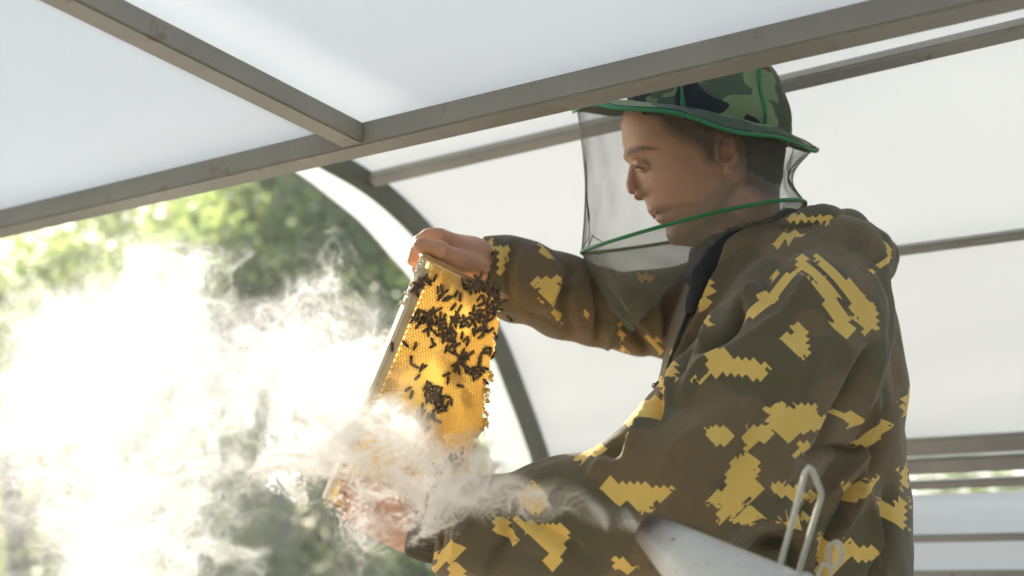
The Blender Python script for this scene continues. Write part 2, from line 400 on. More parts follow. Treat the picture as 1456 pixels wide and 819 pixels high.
# ------------------------------------------------------------------ organic surfaces: signed distance fields and surface nets
class Field:
    def __init__(self, lo, hi, v):
        self.lo = np.array(lo, float); self.v = v; self.dims = np.ceil((np.array(hi) - self.lo) / v).astype(int) + 1
        ax = [self.lo[i] + v * np.arange(self.dims[i]) for i in range(3)]
        self.X, self.Y, self.Z = [a.astype(np.float32) for a in np.meshgrid(*ax, indexing='ij', sparse=True)]
        self.f = np.full(self.dims, 9.0, np.float32)
    def cone(self, a, b, ra, rb):
        a, b = np.array(a, float), np.array(b, float); ab = b - a; L2 = ab @ ab
        dx, dy, dz = self.X - a[0], self.Y - a[1], self.Z - a[2]
        t = np.clip((dx * ab[0] + dy * ab[1] + dz * ab[2]) / L2, 0, 1)
        return np.sqrt((dx - t * ab[0]) ** 2 + (dy - t * ab[1]) ** 2 + (dz - t * ab[2]) ** 2) - (ra + (rb - ra) * t)
    def ell(self, c, r, rot=None):
        d = [self.X - c[0], self.Y - c[1], self.Z - c[2]]
        if rot is not None: d = [sum(rot[i][j] * d[j] for j in range(3)) for i in range(3)]
        k = np.sqrt(sum((d[i] / r[i]) ** 2 for i in range(3)) + 1e-9); g = np.sqrt(sum((d[i] / r[i] ** 2) ** 2 for i in range(3)) + 1e-9)
        return k * (k - 1) / g
    def add(self, d, k=.0):
        if k <= 0: self.f = np.minimum(self.f, d)
        else:
            h = np.clip(.5 + .5 * (self.f - d) / k, 0, 1); self.f = self.f + (d - self.f) * h - k * h * (1 - h)
    def sub(self, d, k=.002):
        h = np.clip(.5 - .5 * (self.f + d) / k, 0, 1); self.f = self.f + (-d - self.f) * h + k * h * (1 - h)
    def chain(self, pts, k=.01, kk=None):
        """pts rows: point, radius"""
        for (a, ra), (b, rb) in zip(pts[:-1], pts[1:]): self.add(self.cone(a, b, ra, rb), k)
    def mesh(self):
        f = self.f; s = f < 0; nx, ny, nz = self.dims
        c = [s[i:nx - 1 + i, j:ny - 1 + j, k:nz - 1 + k] for i in (0, 1) for j in (0, 1) for k in (0, 1)]
        cnt = sum(x.astype(np.int8) for x in c); cell = (cnt > 0) & (cnt < 8)
        idx = -np.ones(cell.shape, np.int32); ci = np.argwhere(cell); idx[cell] = np.arange(len(ci))
        acc = np.zeros((len(ci), 3)); n = np.zeros(len(ci))
        corners = [(i, j, k) for i in (0, 1) for j in (0, 1) for k in (0, 1)]
        val = {q: f[ci[:, 0] + q[0], ci[:, 1] + q[1], ci[:, 2] + q[2]] for q in corners}
        for a in corners:
            for ax in range(3):
                if a[ax]: continue
                b = list(a); b[ax] = 1; b = tuple(b); va, vb = val[a], val[b]; m = (va < 0) != (vb < 0)
                t = np.where(m, va / np.where(m, va - vb, 1), 0)
                p = np.zeros((len(ci), 3)) + np.array(a); p[:, ax] += t; acc[m] += p[m]; n[m] += 1
        V = (ci + acc / n[:, None]) * self.v + self.lo
        Q = []
        for ax in range(3):
            o1, o2 = [(1, 2), (2, 0), (0, 1)][ax]
            sl0 = [slice(None)] * 3; sl1 = [slice(None)] * 3; sl0[ax] = slice(0, -1); sl1[ax] = slice(1, None)
            e = np.argwhere(s[tuple(sl0)] != s[tuple(sl1)])
            ok = (e[:, o1] > 0) & (e[:, o2] > 0) & (e[:, o1] < self.dims[o1] - 1) & (e[:, o2] < self.dims[o2] - 1); e = e[ok]
            fl = s[e[:, 0], e[:, 1], e[:, 2]]
            def g(d1, d2):
                q = e.copy(); q[:, o1] -= d1; q[:, o2] -= d2; return idx[q[:, 0], q[:, 1], q[:, 2]]
            q = np.stack([g(1, 1), g(0, 1), g(0, 0), g(1, 0)], 1); q[~fl] = q[~fl][:, ::-1]; Q.append(q)
        return V, np.concatenate(Q)
def relax(V, Q, it=2, w=.5):
    """light Laplacian smoothing"""
    E = np.concatenate([Q[:, [0, 1]], Q[:, [1, 2]], Q[:, [2, 3]], Q[:, [3, 0]]]); n = len(V)
    deg = np.bincount(E.ravel(), minlength=n)[:, None] + 1e-9
    for _ in range(it):
        S = np.stack([np.bincount(E[:, 0], V[E[:, 1], i], n) + np.bincount(E[:, 1], V[E[:, 0], i], n) for i in range(3)], 1)
        V = V * (1 - w) + w * S / deg
    return V
def normals(V, Q):
    fn = np.cross(V[Q[:, 2]] - V[Q[:, 0]], V[Q[:, 3]] - V[Q[:, 1]]); n = len(V)
    N_ = np.stack([sum(np.bincount(Q[:, k], fn[:, i], n) for k in range(4)) for i in range(3)], 1)
    return N_ / (np.linalg.norm(N_, axis=1)[:, None] + 1e-12)
def topx(V):
    """the photograph's pixel of each vertex, used to lay out prints and folds"""
    r = V - CAM; d = r @ FWD; return np.stack([728 + FPX * (r @ RIGHT) / d, 409.5 - FPX * (r @ UP) / d], 1)
def seg_d(p, a, b):
    a, b = np.array(a, float), np.array(b, float); ab = b - a; t = np.clip((p - a) @ ab / (ab @ ab + 1e-9), 0, 1)
    d = p - a - t[:, None] * ab; return np.linalg.norm(d, axis=1), t, (ab[0] * (p[:, 1] - a[1]) - ab[1] * (p[:, 0] - a[0])) / (np.linalg.norm(ab) + 1e-9)
def poly_sd(p, poly):
    """signed distance in pixels to a polygon, negative inside"""
    poly = np.array(poly, float); best = np.full(len(p), 1e9); inside = np.zeros(len(p), bool)
    for i in range(len(poly)):
        a, b = poly[i], poly[(i + 1) % len(poly)]; best = np.minimum(best, seg_d(p, a, b)[0])
        c = ((a[1] > p[:, 1]) != (b[1] > p[:, 1])) & (p[:, 0] < (b[0] - a[0]) * (p[:, 1] - a[1]) / (b[1] - a[1] + 1e-12) + a[0]); inside ^= c
    return np.where(inside, -best, best)
_NT = np.random.default_rng(3).normal(size=(32, 32, 32)).astype(np.float32)
def vnoise(p, s):
    q = np.asarray(p) * s; i = np.floor(q).astype(int); f = q - i; f = f * f * (3 - 2 * f); out = 0
    for a in (0, 1):
        for b in (0, 1):
            for c in (0, 1):
                w = (f[:, 0] if a else 1 - f[:, 0]) * (f[:, 1] if b else 1 - f[:, 1]) * (f[:, 2] if c else 1 - f[:, 2])
                out = out + w * _NT[(i[:, 0] + a) % 32, (i[:, 1] + b) % 32, (i[:, 2] + c) % 32]
    return out

person = empty('person', (P(1110, 600, 2.12)[0], P(1110, 600, 2.12)[1], 0))
tag(person, 'beekeeper in camouflage jacket and netted hat holding up a honeycomb frame', 'person')

# ------------------------------------------------------------------ skin
def mat_skin():
    t = NT('skin'); n = t.noise(22, 4, .6); f = t.noise(260, 3, .6)
    col = t.mix(t.ramp(n, [(.35, 0.0), (.7, 1.0)]), (.62, .325, .195), (.54, .26, .15))
    red = t.attr('red'); col = t.mix(red, col, (.50, .19, .13))
    col = t.mix(t.attr('lips'), col, (.50, .245, .18)); col = t.mix(t.attr('stubble'), col, (.26, .165, .125)); col = t.mix(t.attr('brow'), col, (.035, .022, .015))
    col = t.mix(t.math('MULTIPLY', t.attr('buzz'), t.math('ADD', .75, t.math('MULTIPLY', t.noise(900, 2), .5)), clamp=True), col, (.085, .058, .040))
    b = t.bsdf(col, .5, bump=t.math('ADD', f, t.math('MULTIPLY', t.noise(70, 3, .6), 1.2)), bump_d=.0009); b.inputs['Subsurface Weight'].default_value = .05; b.inputs['Subsurface Radius'].default_value = (.012, .004, .002)
    b.inputs['Subsurface Scale'].default_value = .6
    return t.surf(b)
M_skin = mat_skin()
HD = 2.10   # distance of the middle of the head
def lerp_rows(rows, y, col): return np.interp(y, [r[0] for r in rows], [r[col] for r in rows])
head_rows = [  # y, front x, back x, half width
    (96, 1000, 1020, .004), (104, 955, 1055, .036), (116, 925, 1083, .056), (135, 900, 1100, .068), (155, 887, 1109, .073), (173, 882.5, 1112, .076), (195, 884, 1113, .0775),
    (210, 887, 1112, .078), (218, 888.5, 1112, .078), (226, 893, 1111, .0765), (233, 898.5, 1110, .075), (245, 902, 1109, .073), (258, 905, 1108, .071), (272, 909, 1108, .069), (284, 916, 1108, .066),
    (292, 918.5, 1108, .063), (299, 920.5, 1108, .061), (303, 924, 1108, .060), (307, 932, 1109, .059), (311, 933, 1110, .058), (316, 936, 1110, .057), (321, 945, 1110, .056), (328, 948, 1111, .055), (335, 950, 1112, .054), (341, 956, 1113, .054), (346, 968, 1114, .054), (350, 990, 1116, .054)]
def build_head():
    F = Field(P(1000, 350, HD) - np.array([.16, .115, .045]), P(1000, 96, HD) + np.array([.15, .115, .02]), .0020)
    c0 = P(1000, 250, HD)
    # picture coordinates at the head's middle distance
    rz = F.Z - CAM[2]; dmid = c0[1] * cp + rz * sp_
    u = 728 + FPX * F.X / dmid; py = 409.5 - FPX * (-c0[1] * sp_ + rz * cp) / dmid
    fr = np.interp(py, [r[0] for r in head_rows], [r[1] for r in head_rows]); bk = np.interp(py, [r[0] for r in head_rows], [r[2] for r in head_rows]); w = np.interp(py, [r[0] for r in head_rows], [r[3] for r in head_rows])
    s = (u - fr) / FPX * dmid; e = (bk - u) / FPX * dmid; L = (bk - fr) / FPX * dmid
    # width profile from the front plane to the back
    af = np.minimum(.075, L * .5); ab = np.minimum(.085, L * .5)
    tf = np.clip(1 - s / af, 0, 1.6); tb = np.clip(1 - e / ab, 0, 1.6)
    # jaw: below the ear the cheek narrows towards the chin, the neck stays behind
    pf = np.interp(py, [180, 215, 250, 300, 340], [2.6, 2.5, 2.0, 1.75, 1.7]); pb = 2.2
    jl = np.interp(u, [955, 975, 1000, 1030, 1048, 1075], [344, 335, 315, 278, 262, 262])
    neck = np.clip((py - jl - 2) / 16, 0, 1) * np.clip((1085 - u) / 45, 0, 1); neck = neck * neck * (3 - 2 * neck)
    w = w * (1 - .17 * neck)
    pw = np.interp(py, [150, 225, 262, 300, 345], [.55, .57, .66, .72, .70])
    wf = w * np.sign(1 - tf ** pf) * np.abs(1 - tf ** pf) ** pw
    wb = w * np.sign(1 - tb ** pb) * np.abs(1 - tb ** pb) ** .5
    wid = np.minimum(wf, wb)
    lat = np.abs(F.Y - c0[1]) + 0 * F.X + 0 * F.Z
    d1 = lat - wid; d2 = -np.minimum(s, e)
    f = np.maximum(d1 * .75, d2 * .9)
    F.f = (f + np.zeros(F.dims)).astype(np.float32)
    def H(px, pyy, lt=0.0):
        yv = c0[1] - abs(lt); d = yv / (cp - (409.5 - pyy) / FPX * sp_); q = P(px, pyy, d); return np.array([q[0], c0[1] - lt, q[2]])
    # cut the throat out under the jaw, keep the neck column
    for lt in (0,):
        cutter = F.cone(H(955, 388), H(1000, 362), .030, .012); F.sub(np.minimum(cutter, 9), .006)
    F.add(F.cone(H(1048, 300), H(1085, 400), .050, .060), .02)
    # nose
    F.add(F.cone(H(901, 236), H(898, 262), .0062, .0085), .008)
    F.add(F.ell(H(900.5, 270), (.0086, .0074, .0074)), .004)
    for sg in (-1, 1):
        F.add(F.ell(H(911, 274, sg * .0105), (.0085, .0050, .0068)), .004)
        # brow ridge, eye socket, eyeball, lids, cheek bone
        F.add(F.cone(H(895, 216, sg * .010), H(915, 216, sg * .040), .0080, .0060), .007)
        F.sub(F.ell(H(908, 234, sg * .030), (.014, .017, .011)), .010)
        F.add(F.ell(H(916, 234, sg * .030), (.0120, .0125, .0118)), .002)
        F.add(F.cone(H(901.5, 232, sg * .020), H(908, 231, sg * .036), .0042, .0038), .004)
        F.add(F.cone(H(908, 231, sg * .036), H(921, 236, sg * .0455), .0038, .0022), .004)
        F.add(F.cone(H(906, 241, sg * .020), H(913, 242, sg * .038), .0026, .0022), .004)
        F.sub(F.cone(H(903.2, 237, sg * .022), H(909, 236.6, sg * .037), .0012, .0012), .0015)
        F.sub(F.cone(H(917, 281, sg * .019), H(930, 298, sg * .027), .001, .001), .006)
        # jaw angle
        F.add(F.cone(H(965, 331, sg * .018), H(1022, 290, sg * .047), .010, .011), .016)
        # ear: rim, lobe, bowl
        e0 = .078
        rim = [(1022, 226), (1019, 205), (1024, 192), (1037, 186), (1050, 192), (1055, 206), (1053, 222), (1046, 236), (1037, 246)]
        for (a, b) in zip(rim[:-1], rim[1:]):
            la, lb = [.008 + .020 * max(0, (q[0] - 1022) / 33) for q in (a, b)]
            F.add(F.cone(H(*a, sg * (e0 + la)), H(*b, sg * (e0 + lb)), .0046, .0046), .002)
        F.add(F.ell(H(1037, 216, sg * (e0 + .002)), (.016, .006, .026)), .003)
        F.add(F.ell(H(1034, 243, sg * (e0 + .004)), (.0075, .0045, .0085)), .003)
        for (a, b) in (((1043, 200), (1045, 216)), ((1045, 216), (1038, 232)), ((1023, 222), (1027, 229))):
            F.add(F.cone(H(*a, sg * (e0 + .007)), H(*b, sg * (e0 + .007)), .0028, .0028), .002)
        F.sub(F.ell(H(1032, 219, sg * (e0 + .011)), (.0095, .012, .0125)), .002)
        F.sub(F.ell(H(1034, 200, sg * (e0 + .012)), (.0075, .008, .0065)), .002)
    # lips: parting line and fullness
    F.add(F.cone(H(925, 300), H(934, 303, .016), .0028, .0014), .003); F.add(F.cone(H(925, 300), H(934, 303, -.016), .0034, .0018), .003)
    F.add(F.cone(H(936, 312), H(942, 310, .014), .0029, .0014), .003); F.add(F.cone(H(936, 312), H(942, 310, -.014), .0036, .0018), .003)
    for sg in (-1, 1):
        F.sub(F.cone(H(930, 306), H(937, 306.5, sg * .012), .0005, .0005), .0015)
        F.sub(F.cone(H(937, 306.5, sg * .012), H(948, 307.0, sg * .024), .0005, .0010), .002)
    F.add(F.ell(H(962, 333), (.015, .018, .012)), .008)
    V, Q = F.mesh(); V = relax(V, Q, 2, .5)
    return V, Q, H
hV, hQ, H = build_head()
lat_h = np.abs(hV[:, 1] - H(0, 0)[1])
_y = H(0, 0)[1] - np.minimum(lat_h, .08); _d = _y * cp + (hV[:, 2] - CAM[2]) * sp_     # picture position, mirrored for the far side
px_h = np.stack([728 + FPX * hV[:, 0] / _d, 409.5 - FPX * (-_y * sp_ + (hV[:, 2] - CAM[2]) * cp) / _d], 1)
def soft(d, w): return np.clip(.5 - d / w, 0, 1)
a_lips = soft(np.minimum(np.hypot((px_h[:, 0] - 930) / 12, (px_h[:, 1] - 301) / 4.2), np.hypot((px_h[:, 0] - 938) / 10, (px_h[:, 1] - 312) / 4.5)) - .9, .5) * (lat_h < .026)
a_brow = soft(poly_sd(px_h, [(890, 215), (897, 210), (915, 207), (938, 212), (920, 214), (905, 217), (893, 220)]), 4) * (lat_h > .008) * (.80 + .15 * vnoise(hV, 300))
a_stub = soft(poly_sd(px_h, [(905, 287), (925, 290), (960, 295), (1000, 285), (1030, 255), (1050, 262), (1030, 310), (990, 350), (950, 350), (935, 325), (945, 318), (925, 297)]), 14) * .6
a_red = soft(np.hypot((px_h[:, 0] - 897) / 12, (px_h[:, 1] - 268) / 14) - .8, .8) * .6 + soft(np.hypot((px_h[:, 0] - 1036) / 20, (px_h[:, 1] - 218) / 32) - .8, .5) * .5

P_ = P
# hands -----------------------------------------------------------------
def far_hand():
    P0 = P_
    P = lambda x, y, d: P0(x + 2, y + 6 * min(1, max(0, (725 - x) / 60)), d - .012)
    F = Field(P(630, 350, 2.0) - np.array([.075, .13, .075]), P(630, 350, 2.0) + np.array([.095, .13, .075]), .0017)
    k = .012
    F.chain([(P(730, 392, 2.08), .029), (P(690, 372, 2.06), .0275), (P(668, 359, 2.035), .027)], k)
    # metacarpals from the wrist to four knuckles, side by side in depth
    kn = [(P(621, 333, 1.975), .0135), (P(622, 333, 1.998), .0135), (P(626, 336, 2.020), .013), (P(632, 340, 2.040), .012)]
    for i, (p, r) in enumerate(kn): F.add(F.cone(P(672, 360, 2.015 + .012 * i), p, .021, r), .014)
    # index: over the edge and pressed along the top of the side bar
    for (b, m, t, r) in ((kn[0][0], P(596, 338, 1.968), P(585, 364, 1.962), .0098), (kn[1][0], P(596, 346, 1.995), P(592, 376, 1.990), .0102), (kn[2][0], P(602, 352, 2.018), P(602, 384, 2.012), .0098), (kn[3][0], P(612, 358, 2.036), P(613, 385, 2.032), .0088)):
        F.chain([(b, r + .003), (m, r + .0008)], .006); F.chain([(m, r + .0006), ((m + t) / 2, r - .0002), (t, r - .0014)], .003)
    # thumb on the near side of the bar
    F.chain([(P(676, 378, 2.00), .019), (P(650, 366, 1.968), .0160), (P(622, 349, 1.932), .0112), (P(600, 343, 1.918), .0098), (P(594, 342, 1.915), .0080)], .008)
    F.add(F.ell(P(607, 327, 1.975), (.009, .009, .007)), .01)
    # nail of the thumb and the wrinkle of its joint
    F.sub(F.ell(P(598, 336, 1.903), (.0065, .0045, .0055)), .0008)
    F.sub(F.cone(P(617, 338, 1.922), P(619, 352, 1.918), .0009, .0009), .002)
    F.sub(F.cone(P(614, 339, 1.921), P(615, 350, 1.918), .0007, .0007), .002)
    F.sub(F.cone(P(640, 343, 1.972), P(632, 349, 1.945), .0012, .001), .004)
    V, Q = F.mesh(); return relax(V, Q, 2, .5), Q
def near_hand():
    P = lambda x, y, d: P_(x + 12 * min(1, max(0, (600 - x) / 40)), y, d)
    F = Field(P(530, 735, 1.87) - np.array([.085, .09, .08]), P(530, 735, 1.87) + np.array([.11, .09, .085]), .0018)
    F.chain([(P(640, 752, 1.87), .030), (P(592, 752, 1.87), .030), (P(570, 750, 1.87), .030)], .012)
    kn = [(P(505, 712, 1.842), .0130), (P(499, 722, 1.862), .0135), (P(499, 732, 1.884), .0130), (P(506, 744, 1.902), .012)]
    for i, (p, r) in enumerate(kn): F.add(F.cone(P(568, 742 + 3 * i, 1.852 + .011 * i), p, .022, r), .016)
    F.add(F.ell(P(545, 738, 1.868), (.040, .030, .026)), .02)
    for (b, m, t, r) in ((kn[0][0], P(487, 690, 1.842), P(506, 684, 1.872), .0098), (kn[1][0], P(476, 700, 1.868), P(490, 686, 1.892), .0100), (kn[2][0], P(474, 712, 1.892), P(486, 694, 1.914), .0095), (kn[3][0], P(482, 728, 1.912), P(492, 708, 1.930), .0085)):
        F.chain([(b, r + .003), (m, r + .0006)], .006); F.chain([(m, r + .0005), ((m + t) / 2, r - .0002), (t, r - .0014)], .003)
    F.chain([(P(570, 728, 1.850), .019), (P(545, 704, 1.835), .0145), (P(522, 692, 1.835), .0115), (P(505, 690, 1.838), .0095)], .008)
    V, Q = F.mesh(); return relax(V, Q, 2, .5), Q
fV, fQ = far_hand(); nV, nQ = near_hand()
# simple arms and trunk inside the clothes keep the body in one piece
F = Field((-.20, 1.70, .40), (.62, 2.52, 1.46), .012)
F.chain([(P(600, 752, 1.87), .030), (P(960, 740, 1.82), .042), (P(1150, 450, 1.97), .055), (P(1110, 420, 2.12), .07)], .03)
F.chain([(P(720, 392, 2.07), .029), (P(800, 420, 2.12), .030), (P(900, 450, 2.22), .032), (P(1010, 440, 2.27), .04), (P(1110, 430, 2.14), .07)], .03)
F.chain([(P(1080, 360, 2.11), .055), (P(1110, 460, 2.12), .11), (P(1110, 700, 2.13), .12), (P(1110, 1100, 2.15), .11)], .05)
bV, bQ = F.mesh()
def merge(parts):
    V = np.concatenate([p[0] for p in parts]); o = 0; Q = []
    for v, q in parts: Q.append(q + o); o += len(v)
    return V, np.concatenate(Q)
V, Q = merge([(hV, hQ), (fV, fQ), (nV, nQ), (bV, bQ)])
me = fastmesh('body', V, Q); nh = len(hV)
z = np.zeros(len(V)); 
for nm, a in (('lips', a_lips), ('brow', a_brow), ('stubble', a_stub)):
    b = z.copy(); b[:nh] = a; attr(me, nm, b)
buzz = soft(poly_sd(px_h, [(870, 60), (1140, 60), (1140, 286), (1095, 282), (1060, 262), (1050, 195), (1030, 184), (1020, 192), (1017, 230), (1006, 228), (996, 210), (972, 196), (950, 182), (936, 165), (870, 150)]), 22); b = z.copy(); b[:nh] = np.clip(buzz * 1.1, 0, .85); attr(me, 'buzz', b)
b = z + .06; b[:nh] = a_red; attr(me, 'red', b)
body = link('body', me, M_skin, person, True)
# hair: close cropped shell on the head
t = NT('hair'); n = t.noise(700, 2); M_hair = t.surf(t.bsdf(t.mix(n, (.045, .030, .020), (.11, .078, .052)), .8, bump=n, bump_d=.002))
hn = normals(hV, hQ)
reg = poly_sd(px_h, [(870, 60), (1140, 60), (1140, 268), (1102, 264), (1064, 242), (1057, 205), (1050, 184), (1030, 180), (1014, 186), (1008, 190), (990, 182), (968, 168), (955, 150), (870, 140)]) + vnoise(hV, 160) * 2
thick = np.clip(-reg / 14, 0, 1) * .0042 + .0004 * vnoise(hV, 400)
sel = (reg < 0); qs = hQ[sel[hQ].all(1)]
used, inv = np.unique(qs, return_inverse=True)
hv = hV[used] + hn[used] * thick[used][:, None]
link('hair', fastmesh('hair', hv, inv.reshape(-1, 4)), M_hair, person, True)
# lashes under the lowered lids
t = NT('lash'); M_eye = t.surf(t.bsdf((.02, .014, .01), .5))
for sg in (1, -1):
    pts = [H(903.0, 239.0, sg * .021), H(902.6, 238.6, sg * .028), H(906, 238.6, sg * .036), H(916, 239.5, sg * .0435)]
    link('lashes', tube('lashes', spline(pts, 14), list(.0013 * np.sin(np.pi * np.linspace(.1, .95, 14)) + .0003), 6), M_eye, body, True)

# ------------------------------------------------------------------ jacket
def mat_camo(name='camouflage_cloth', dark=0.0):
    t = NT(name); a = t.attr('print'); px, pz = t.attr('cu'), t.attr('cv')
    # the print is stepped: its outline is read at the centre of each little diamond of the weave
    def snap(c): q = t.math('DIVIDE', c, CELL); return t.math('SUBTRACT', t.math('MULTIPLY', t.math('ADD', t.math('FLOOR', q), .5), CELL), c)
    fs = t.math('ADD', a, t.math('ADD', t.math('MULTIPLY', t.attr('gu'), snap(px)), t.math('MULTIPLY', t.attr('gv'), snap(pz))))
    m = t.math('LESS_THAN', fs, 0.0)
    n1 = t.noise(7, 2, .5, dist=1.0); n2 = t.noise(900, 2); n3 = t.noise(40, 4, .6)
    n4 = t.attr('patch')
    base = t.mix(t.ramp(n4, [(.48, 0.0), (.53, 1.0)]), (.162, .108, .050), (.104, .082, .038))
    base = t.mix(t.math('MULTIPLY', t.ramp(n3, [(.4, 0.0), (.7, 1.0)]), .35), base, (.098, .078, .038))
    yel = t.mix(n3, (.72, .46, .10), (.80, .54, .14))
    col = t.mix(m, base, yel)
    b = t.bsdf(col, .82, bump=t.math('ADD', t.math('MULTIPLY', n2, .12), t.math('ADD', t.math('MULTIPLY', t.noise(50, 3, .6), .7), t.math('MULTIPLY', t.math('ABSOLUTE', t.math('SUBTRACT', t.noise(5.0, 2, .5, None, .5), .5)), 9.0))), bump_d=.0035)
    b.inputs['Sheen Weight'].default_value = .15
    return t.surf(b)
CELL = 7.5
M_camo = mat_camo()
t = NT('navy_lining'); n = t.noise(600, 2); M_navy = t.surf(t.bsdf((.010, .012, .017), .8, bump=n, bump_d=.001))
# blotches of the print on the side that faces the lens, in pixels
blots = [
 [(1133, 365), (1143, 358), (1150, 380), (1170, 395), (1205, 440), (1218, 470), (1205, 482), (1188, 462), (1160, 420), (1146, 392), (1134, 388)],
 [(1160, 364), (1180, 372), (1200, 388), (1228, 410), (1245, 440), (1244, 470), (1228, 478), (1220, 455), (1208, 425), (1185, 400), (1168, 380)],
 [(1056, 458), (1062, 440), (1085, 418), (1110, 398), (1134, 386), (1130, 400), (1108, 425), (1082, 445)],
 [(1106, 485), (1112, 478), (1128, 470), (1118, 460), (1148, 458), (1152, 470), (1146, 488), (1150, 505), (1140, 508), (1125, 498)],
 [(995, 548), (1012, 528), (1005, 522), (1030, 508), (1050, 512), (1072, 512), (1090, 522), (1082, 536), (1062, 534), (1045, 528), (1022, 536)],
 [(893, 612), (890, 598), (905, 580), (930, 566), (952, 560), (946, 582), (930, 600), (912, 608)],
 [(816, 652), (835, 640), (866, 632), (852, 648), (828, 664)],
 [(1003, 614), (1012, 609), (1030, 611), (1044, 622), (1036, 630), (1012, 626)],
 [(1056, 618), (1062, 602), (1085, 598), (1098, 590), (1092, 580), (1112, 570), (1116, 582), (1130, 575), (1142, 578), (1162, 576), (1158, 590), (1180, 592), (1165, 608), (1140, 612), (1118, 628), (1100, 618), (1076, 628), (1066, 640)],
 [(1004, 716), (1014, 702), (1034, 692), (1040, 668), (1046, 648), (1060, 644), (1076, 655), (1072, 680), (1088, 692), (1070, 708), (1052, 724), (1038, 735), (1022, 748), (1025, 722)],
 [(857, 700), (870, 682), (895, 690), (925, 692), (958, 698), (945, 708), (918, 710), (928, 724), (914, 728), (898, 712), (880, 716)],
 [(730, 700), (742, 694), (760, 690), (776, 706), (772, 726), (756, 732), (744, 722), (730, 716)],
 [(728, 735), (748, 742), (778, 748), (800, 744), (808, 756), (805, 775), (795, 800), (785, 816), (776, 806), (780, 785), (764, 770), (748, 762), (734, 748)],
 [(700, 728), (716, 730), (720, 752), (735, 770), (726, 780), (712, 770), (704, 752)],
 [(612, 788), (632, 780), (646, 768), (662, 774), (656, 788), (640, 798), (622, 806)],
 [(640, 805), (652, 798), (664, 812), (660, 830), (638, 830)],
 [(872, 798), (884, 792), (906, 804), (892, 812), (872, 812)],
 [(1158, 765), (1165, 755), (1185, 775), (1212, 770), (1240, 778), (1260, 796), (1232, 800), (1212, 792), (1190, 815), (1175, 840), (1160, 835), (1166, 800)],
 [(1190, 690), (1215, 686), (1245, 682), (1232, 702), (1212, 712), (1198, 700)], [(1098, 692), (1120, 690), (1158, 700), (1156, 712), (1128, 710), (1105, 704)],
 [(1205, 630), (1228, 622), (1250, 600), (1262, 588), (1274, 604), (1262, 622), (1246, 638), (1222, 636)], [(1198, 590), (1212, 585), (1218, 598), (1206, 606)],
 [(1246, 712), (1262, 714), (1290, 712), (1292, 752), (1278, 748), (1262, 728)], [(1276, 668), (1292, 660), (1292, 692), (1280, 690)], [(1280, 560), (1292, 552), (1292, 590), (1284, 592)],
 [(1254, 342), (1268, 352), (1268, 368), (1260, 374), (1250, 384), (1242, 378), (1252, 366)], [(1118, 310), (1140, 302), (1180, 312), (1178, 318), (1140, 312), (1124, 318)],
 [(1094, 345), (1112, 330), (1136, 322), (1140, 328), (1122, 338), (1104, 352)], [(1096, 388), (1106, 380), (1108, 388), (1094, 398)],
 [(1135, 630), (1145, 628), (1160, 640), (1148, 645), (1130, 652)], [(1100, 730), (1130, 722), (1156, 735), (1140, 742), (1110, 740)],
 [(1000, 462), (1012, 456), (1022, 464), (1016, 472), (1004, 472)], [(942, 535), (958, 520), (970, 524), (966, 545), (948, 560), (938, 552)],
 [(985, 440), (1002, 425), (1012, 400), (1018, 404), (1010, 430), (992, 448)], [(1040, 740), (1062, 720), (1078, 730), (1062, 745)],
 # far sleeve
 [(680, 338), (700, 342), (706, 352), (698, 362), (680, 362)], [(708, 352), (722, 352), (722, 372), (712, 392), (706, 384)], [(765, 355), (775, 358), (790, 368), (780, 370), (768, 366)],
 [(753, 402), (765, 394), (785, 396), (792, 408), (798, 425), (784, 432), (764, 422)], [(782, 430), (798, 440), (800, 460), (790, 452)], [(868, 430), (878, 450), (888, 475), (894, 505), (884, 500), (876, 470)],
 [(920, 470), (932, 480), (945, 500), (938, 505), (924, 490)], [(832, 445), (840, 448), (834, 452)], [(900, 395), (915, 388), (930, 395), (915, 402)],
]
